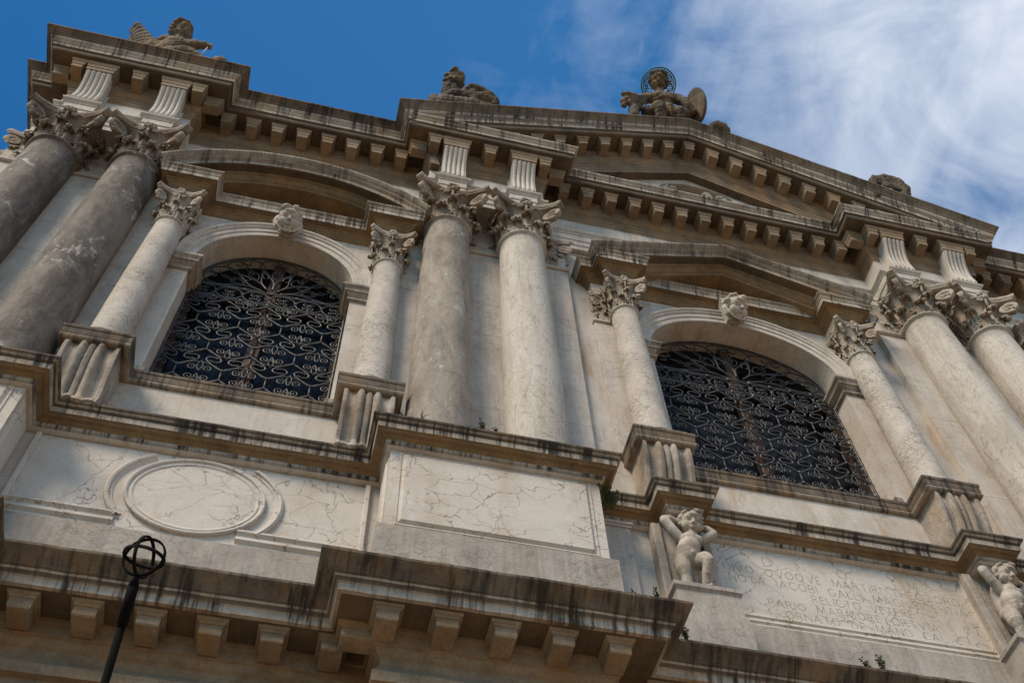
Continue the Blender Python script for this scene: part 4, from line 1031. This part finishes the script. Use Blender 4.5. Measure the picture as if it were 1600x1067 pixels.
# saint on the gable
def saint():
    base = (5.0, .9, 21.03); root = empty('saint_statue', (base[0], -base[1], base[2]))
    tag(root, 'stone saint with openwork halo, dagged sleeve and shield seated on the gable peak', 'statue')
    pr = []
    mb = MB(); mb.box(-.60, .60, -.75, .05, -.35, .30, bev=.03); mb.build('seat_block', M['statue'], root)
    pr += [limb((4.70, .97, 21.42, .17), (5.02, 1.0, 21.42, .2), (5.34, 1.05, 21.42, .17)), limb((5.02, 1.0, 21.42, .2), (5.0, 1.05, 21.62, .185), (4.98, 1.12, 21.85, .20), (4.97, 1.14, 21.98, .15)),
           limb((4.72, 1.10, 21.95, .11), (4.97, 1.15, 22.02, .13), (5.24, 1.20, 21.95, .11)), limb((4.96, 1.17, 22.0, .085), (4.94, 1.24, 22.22, .075)),
           ('e', (4.87, 1.24, 21.84, ), (.11, .08, .10)), ('e', (5.09, 1.26, 21.84), (.11, .08, .10))]
    pr += head_prims((4.92, 1.32, 22.42), (-.02, .72, .70), (-.32, .70, -.72), .42, False, 90, 21, True)
    # outstretched arm in a dagged sleeve (viewer's left)
    pr += [limb((4.70, 1.10, 21.95, .11), (4.55, 1.12, 21.76, .10), (4.37, 1.13, 21.58, .105), (4.20, 1.13, 21.42, .09), (4.12, 1.12, 21.34, .06)),
           limb((4.50, 1.08, 21.72, .09), (4.36, 1.06, 21.46, .085), (4.30, 1.06, 21.36, .05)), limb((4.38, 1.17, 21.62, .07), (4.20, 1.20, 21.52, .075), (4.13, 1.20, 21.54, .045)),
           limb((4.20, 1.12, 21.42, .07), (4.14, 1.08, 21.26, .06)), limb((4.45, 1.1, 21.6, .07), (4.50, 1.04, 21.36, .05))]
    for i in range(7): pr.append(limb((4.62 - i * .065, 1.19, 21.86 - i * .07, .028), (4.60 - i * .06, 1.16, 21.66 - i * .06, .024), (4.59 - i * .055, 1.1, 21.5 - i * .05, .018)))
    # stump of a support beneath that arm
    pr += [limb((4.33, 1.0, 21.0, .11), (4.34, 1.05, 21.2, .105), (4.35, 1.07, 21.30, .07))]
    # thighs and knees
    pr += [limb((4.78, 1.0, 21.40, .16), (4.82, 1.14, 21.36, .145), (4.84, 1.15, 21.24, .115), (4.85, 1.0, 21.05, .10)), limb((5.22, 1.05, 21.40, .17), (5.23, 1.12, 21.36, .145), (5.24, 1.08, 21.2, .11), (5.25, .95, 21.05, .10))]
    # skirt folds and sash
    for i in range(9): pr.append(limb((4.98 + i * .045, 1.19 - .01 * i, 21.62 - .012 * i, .035), (5.04 + i * .05, 1.22 - .012 * i, 21.42, .034), (5.05 + i * .04, 1.10 - .01 * i, 21.18, .03)))
    pr += [limb((4.74, 1.18, 21.62, .035), (4.90, 1.28, 21.70, .04), (5.10, 1.28, 21.74, .035), (5.22, 1.24, 21.74, .03))]
    for i in range(6): pr.append(limb((4.80 + i * .075, 1.23, 22.0 - .01 * abs(i - 3), .022), (4.84 + i * .06, 1.30, 21.86, .018)))
    # shield arm
    pr += [limb((5.26, 1.20, 21.95, .11), (5.36, 1.25, 21.74, .095), (5.40, 1.24, 21.56, .08), (5.48, 1.20, 21.42, .065)), ('e', (5.50, 1.19, 21.40), (.075, .075, .06)), limb((5.28, 1.18, 22.02, .06), (5.40, 1.22, 21.88, .07), (5.44, 1.2, 21.7, .05))]
    clay('body', pr, M['statue'], root, voxel=.014, smooth=1, base=base, rough=.013)
    # shield
    mb = MB(); up = Vector((-.11, .31, .85)).normalized(); n_ = Vector((.88, -.25, .22)); n_ = (n_ - up * n_.dot(up)).normalized(); w_ = up.cross(n_); c = Vector((5.56, 1.25, 21.63))
    rows = []
    for f, h in ((0, .05), (.5, .045), (.86, .025), (.88, .045), (1, .04), (1.0, .0), (.9, -.015), (.4, -.02), (0, -.02)):
        rows.append([tuple(c + up * .47 * f * math.cos(t) + w_ * .27 * f * math.sin(t) + n_ * h - Vector(base)) for t in [2 * math.pi * i / 32 for i in range(32)]])
    grid(mb, rows, 0, True, closed=True); mb.build('shield', M['statue'], root)
    # halo: copper openwork disc
    mb = MB(); cam_dir = Vector((-4.9, 5.7, -20.9)).normalized(); c = Vector((4.95, 1.25, 22.49)); ux = Vector((1, 0, 0)); ux = (ux - cam_dir * ux.dot(cam_dir)).normalized(); uy = cam_dir.cross(ux) * -1
    if uy.y < 0: uy = -uy
    pt = lambda r, t: tuple(c + ux * r * math.cos(t) + uy * r * math.sin(t) - Vector(base))
    RH = .335
    for rr, tk in ((RH, .014), (RH * .88, .009)): tube(mb, [pt(rr, 2 * math.pi * i / 60) for i in range(60)], tk, 6, closed=True)
    for i in range(40): tube(mb, [pt(RH * .88, i * math.pi / 20), pt(RH, i * math.pi / 20)], .006, 4)
    for k in range(8):
        a = k * math.pi / 4
        tube(mb, [pt(RH * (.62 + .22 * abs(math.sin(i * math.pi / 8))), a + (i - 4) / 4 * math.pi / 8) for i in range(9)], .010, 5)
        tube(mb, [pt(RH * (.84 - .42 * math.sin(i * math.pi / 10)), a + (i - 5) / 5 * math.pi / 9) for i in range(11)], .009, 5)
        for e in (-1, 1): tube(mb, [pt(RH * (.72 + .07 * math.cos(t)), a + e * .2 + .16 * math.sin(t)) for t in [2 * math.pi * i / 10 for i in range(10)]], .008, 5, closed=True)
    tube(mb, [pt(0, 0), tuple(Vector((4.95, 1.12, 22.1)) - Vector(base))], .012, 5)
    mb.build('halo', M['copper'], root)
saint()
def wing(mb, root_pt, tip, edge, nrm, n=5):
    """rows of overlapping feathers from a shoulder line"""
    a, b, e = Vector(root_pt), Vector(tip), Vector(edge); nrm = Vector(nrm).normalized()
    for r in range(n):
        m_ = 7 + r
        for i in range(m_):
            f = i / (m_ - 1); s0 = a.lerp(b, f); d = (e - a).lerp((e - a) * .55, f); q = s0 + d * (r / n) + nrm * (.04 - .008 * r); L = d.length / n * 1.6
            u = d.normalized(); Bm = Matrix((u.cross(nrm).normalized(), nrm, u)).transposed()
            ellipsoid(mb, tuple(q + u * L * .4), (.055, .02, L * .62), 9, 6, Bm)
def angel():
    base = (-3.75, .85, 18.78); root = empty('angel_statue', (base[0], -base[1], base[2]))
    tag(root, 'dark stone angel with one wing and curly hair stretching an arm over the left cornice', 'statue')
    pr = [limb((-3.85, .80, 18.8, .24), (-3.78, .88, 19.05, .23), (-3.68, .98, 19.25, .20), (-3.66, 1.0, 19.4, .15)), limb((-3.80, 1.0, 19.38, .11), (-3.66, 1.03, 19.44, .12), (-3.54, 1.04, 19.38, .11)), limb((-3.66, 1.02, 19.45, .09), (-3.67, 1.06, 19.62, .08)),
          limb((-3.54, 1.04, 19.38, .105), (-3.38, 1.11, 19.30, .085), (-3.19, 1.16, 19.25, .06), (-3.14, 1.16, 19.235, .05)), ('e', (-3.11, 1.165, 19.21), (.05, .055, .045))]
    for q in range(4): pr.append(limb((-3.10 + .012 * q, 1.17 + .02 * (q - 1.5), 19.22, .018), (-3.07 + .005 * q, 1.18 + .02 * (q - 1.5), 19.17, .016), (-3.085, 1.17 + .018 * (q - 1.5), 19.13, .014)))
    pr.append(limb((-3.12, 1.2, 19.2, .018), (-3.09, 1.215, 19.15, .015)))
    pr += head_prims((-3.68, 1.10, 19.80), (.02, .55, .83), (.50, .75, -.5), .40, False, 95, 31, True)
    for i in range(8): pr.append(limb((-3.95 + i * .04, .98 + .012 * i, 19.36, .05), (-3.94 + i * .05, 1.05 + .006 * i, 19.14, .042), (-3.92 + i * .06, 1.0, 18.88, .04)))
    pr += [limb((-3.98, .95, 19.34, .09), (-3.86, 1.06, 19.44, .07), (-3.72, 1.10, 19.36, .06), (-3.66, 1.08, 19.12, .06)), limb((-3.7, .9, 18.95, .2), (-3.42, 1.02, 19.0, .15), (-3.22, 1.0, 18.92, .12), (-3.05, .95, 18.8, .10)), limb((-4.05, .9, 18.8, .16), (-3.98, .98, 19.2, .12))]
    clay('body', pr, M['statue'], root, voxel=.014, smooth=1, base=base, rough=.013)
    mb = MB(); tr = Vector(base)
    wing(mb, Vector((-4.0, .97, 19.42)) - tr, Vector((-4.40, 1.04, 19.92)) - tr, Vector((-4.05, .90, 18.85)) - tr, (.2, .9, -.5), 6)
    ellipsoid(mb, tuple(Vector((-4.22, .93, 19.45)) - tr), (.22, .05, .42), 12, 8, Matrix.Rotation(R(-14), 3, 'Y'))
    mb.build('wing', M['statue'], root)
    mb = MB(); tube(mb, [tuple(Vector((-3.16, 1.12, 18.80)) - tr), tuple(Vector((-3.12, 1.165, 19.2)) - tr)], .011, 6); mb.build('iron_rod', M['bracket'], root)
angel()
def reclining():
    base = (1.1, .85, 19.2); root = empty('reclining_statue', (base[0], -base[1], base[2]))
    tag(root, 'weathered stone figure with long curls leaning on a bent arm on the left gable slope', 'statue')
    pr = [limb((.66, .90, 19.45, .15), (.80, .98, 19.66, .14), (.98, 1.04, 19.74, .16), (1.2, 1.04, 19.68, .17), (1.45, 1.08, 19.72, .17), (1.58, 1.06, 19.7, .15)), limb((.80, .96, 19.4, .2), (1.3, .95, 19.4, .24), (1.6, .95, 19.5, .18)), limb((.92, 1.04, 19.78, .10), (.92, 1.12, 19.98, .085))]
    pr += head_prims((.93, 1.18, 20.18), (-.05, .36, .92), (.62, .80, -.25), .40, False, 80, 41, True)
    for i in range(16): pr.append(('e', (.79 + .035 * math.sin(i * 2.3), 1.05 + .008 * i, 19.72 + .028 * i), (.062, .062, .055)))
    pr += [limb((1.52, 1.15, 19.80, .11), (1.37, 1.19, 19.86, .095), (1.22, 1.21, 19.92, .075), (1.17, 1.21, 19.90, .06)), limb((1.17, 1.21, 19.90, .06), (1.10, 1.17, 19.82, .052), (1.04, 1.14, 19.75, .042)), ('e', (1.02, 1.13, 19.74), (.055, .045, .035)),
           limb((1.26, 1.06, 19.55, .12), (1.24, 1.12, 19.78, .115), (1.34, 1.06, 19.6, .11)), limb((1.58, 1.12, 19.78, .10), (1.62, 1.13, 19.72, .08), (1.60, 1.1, 19.55, .07))]
    for q in range(4): pr.append(limb((1.03, 1.14 + .022 * (q - 1.5), 19.74, .018), (.98, 1.145 + .022 * (q - 1.5), 19.725, .016), (.945, 1.13 + .022 * (q - 1.5), 19.70, .013)))
    pr.append(limb((1.03, 1.17, 19.73, .018), (1.0, 1.185, 19.69, .014)))
    for i in range(7): pr.append(limb((.72 + i * .06, 1.02 + .012 * i, 19.70 - .01 * i, .035), (.76 + i * .075, 1.05, 19.55, .035), (.80 + i * .08, 1.0, 19.38, .03)))
    clay('body', pr, M['statue'], root, voxel=.014, smooth=1, base=base, rough=.013)
    b2 = (.60, .95, 19.4); o = clay('rock_lump', [('e', (.60, .98, 19.56), (.10, .10, .09)), ('e', (.63, .95, 19.45), (.13, .13, .14)), ('e', (.55, 1.0, 19.5), (.06, .06, .06))], M['statue'], None, voxel=.02, smooth=1, base=b2)
    tag(o, 'small rounded stone lump beside the curly haired figure on the gable', 'stone ornament')
reclining()
def draped_knee():
    base = (9.0, .8, 19.3)
    pr = [limb((8.66, 1.0, 19.6, .12), (8.72, 1.10, 19.9, .10), (8.92, 1.16, 19.98, .10), (9.14, 1.15, 19.92, .12), (9.24, 1.12, 19.72, .12), (9.2, 1.0, 19.45, .12)), limb((8.7, .9, 19.5, .2), (9.1, .9, 19.45, .2))]
    for i in range(7): pr.append(limb((8.70 + i * .07, 1.17 + .01 * i, 19.96 - .005 * i, .035), (8.76 + i * .07, 1.2, 19.82, .03), (8.82 + i * .06, 1.15, 19.64, .03)))
    for i in range(5): pr.append(limb((9.18 + .02 * i, 1.19 - .03 * i, 19.97 - .02 * i, .03), (9.27, 1.19 - .03 * i, 19.82, .03), (9.24, 1.16 - .03 * i, 19.68, .025)))
    o = clay('draped_statue', pr, M['statue'], None, voxel=.014, smooth=1, base=base, rough=.013)
    tag(o, 'draped knee of a reclining stone figure showing over the right gable slope', 'statue')
draped_knee()
def shell(name, c, r, label, seed):
    mb = MB(); rows = []
    for i in range(13):
        th = math.pi * i / 12; rows.append([(r * 1.3 * math.cos(th) , r * math.sin(th) * math.cos(t) * (1 + .07 * math.cos(9 * th)), r * .95 * math.sin(th) * math.sin(t) * (1 + .07 * math.cos(9 * th))) for t in [2 * math.pi * k / 20 for k in range(20)]])
    grid(mb, rows, 0, True, closed=True); mb.box(-r, r, -r * 2.2, -r * .3, -r * 1.3, -r * .3, bev=.01)
    o = mb.build(name, M['statue']); o.location = (c[0], -c[1], c[2]); o.rotation_euler = (0, R(18), R(seed))
    tag(o, label, 'stone ornament')
shell('ribbed_ornament', (5.95, 1.10, 20.92), .17, 'ribbed rounded stone scroll just right of the seated saint', 10)
shell('ribbed_ornament', (-2.86, 1.06, 18.84), .11, 'small stone knob at the right end of the top left cornice', -12)

# ------------------------------------------------------------------ pole with an armillary finial, standing out from the front
def pole():
    top = Vector((-.99, 2.14, 6.38))
    d = Vector((.06, .62, .62)).normalized(); foot = top - d * 3.2
    root = empty('flagpole', (foot[0], -foot[1], foot[2]))
    tag(root, 'black slanting pole tipped with an open ball of iron hoops in front of the roundel', 'flagpole')
    mb = MB(); z0 = Vector((0, 0, 0)); tp = top - foot
    tube(mb, [tuple(z0), tuple(tp * .93)], .025, 12); tube(mb, [tuple(tp * .93), tuple(tp)], [.033, .033], 12); tube(mb, [tuple(tp), tuple(tp + d * .06)], [.033, .013], 12)
    mb.build('shaft', M['black'], root)
    c = top + d * .06 + Vector((.08, .30, .95)) * .128 - foot; B = basis((.08, .30, .95), (.2, 1, 0)); r = .130
    for k, (ax, sh) in enumerate(((R(0), 0), (R(90), 0), (None, .0))):
        mb = MB(); n = 40; ra = []; rb_ = []; rc = []; rd = []
        for i in range(n + 1):
            t = 2 * math.pi * i / n
            if ax is not None: q = Vector((math.cos(ax + .5) * math.cos(t), math.sin(ax + .5) * math.cos(t), math.sin(t))); w_ = Vector((-math.sin(ax + .5), math.cos(ax + .5), 0))
            else: q = Vector((math.cos(t), math.sin(t), 0)); w_ = Vector((0, 0, 1))
            f = r * (1 - .012 * k)
            for lst, e, g_ in ((ra, -1, 0), (rb_, 1, 0), (rc, 1, .012), (rd, -1, .012)): lst.append(tuple(c + B @ (q * (f - g_) + w_ * .009 * e)))
        grid(mb, [ra, rb_, rc, rd, ra], 0, True); mb.build('hoop', M['black'], root)
pole()

# ------------------------------------------------------------------ weeds in the ledges
def weed(name, c, h, n, mat, label, seed, leafs=True, spread=.5):
    rnd = random.Random(seed); mb = MB()
    for i in range(n):
        a = rnd.uniform(0, 6.28); L = h * rnd.uniform(.6, 1.1); lean = rnd.uniform(.1, spread)
        pts = [Vector((0, 0, -.01))]; 
        for k in range(5): pts.append(pts[-1] + Vector((math.cos(a) * lean * (.4 + k * .2), math.sin(a) * lean * (.4 + k * .2), 1)).normalized() * L / 5 + Vector((rnd.uniform(-1, 1), rnd.uniform(-1, 1), 0)) * L * .03)
        tube(mb, [tuple(q) for q in pts], [.004 - .0006 * k for k in range(6)], 4)
        if leafs:
            for q in pts[1:]:
                for _ in range(3):
                    b = rnd.uniform(0, 6.28); u = Vector((math.cos(b), math.sin(b), rnd.uniform(-.2, .6))).normalized(); w_ = u.cross(Vector((0, 0, 1))).normalized(); l_ = h * rnd.uniform(.16, .28)
                    mb.add([tuple(q), tuple(q + u * l_ * .5 + w_ * l_ * .2), tuple(q + u * l_), tuple(q + u * l_ * .5 - w_ * l_ * .2)], [(0, 1, 2, 3)])
    o = mb.build(name, mat, recalc=False); o.location = (c[0], -c[1], c[2]); tag(o, label, 'plant', 'weeds growing from the ledges'); return o
weed('weed', (1.41, .79, 10.45), .13, 6, M['leaf'], 'leafy green weed between the two columns on the middle pedestal', 1)
weed('weed', (1.56, .80, 10.45), .10, 4, M['leaf'], 'smaller sprig just right of the leafy weed on the middle pedestal', 2)
weed('weed', (.80, .80, 10.45), .14, 14, M['twig'], 'dry brown twigs at the foot of the mottled middle column', 3, False, 1.2)
weed('weed', (.45, .62, 10.45), .42, 22, M['twig'], 'tall dry grass tuft between console and mottled column', 4, False, .7)
weed('weed', (2.66, .96, 8.20), .12, 5, M['leaf'], 'small weed on the ledge below the right edge of the big pedestal', 5)
weed('weed', (2.86, .96, 8.20), .13, 7, M['leaf'], 'bushy weed on the ledge left of the putto plinth', 6)
weed('weed', (3.22, .62, 8.19), .14, 6, M['leaf'], 'weed hanging beside the end of the lower cornice ledge', 9)
weed('weed', (4.93, .57, 8.19), .13, 5, M['leaf'], 'upright weed under the inscription tablet, left of a pair', 7)
weed('weed', (5.07, .57, 8.19), .15, 6, M['leaf'], 'upright weed under the inscription tablet, right of a pair', 8)
weed('weed', (2.72, .46, 9.98), .26, 26, M['leaf'], 'dark bushy plant in the corner under the middle pedestal cornice', 10, True, 1.4)
weed('weed', (3.30, .58, 15.92), .10, 6, M['leaf'], 'tiny green sprig on the left end of the pointed window pediment', 11)
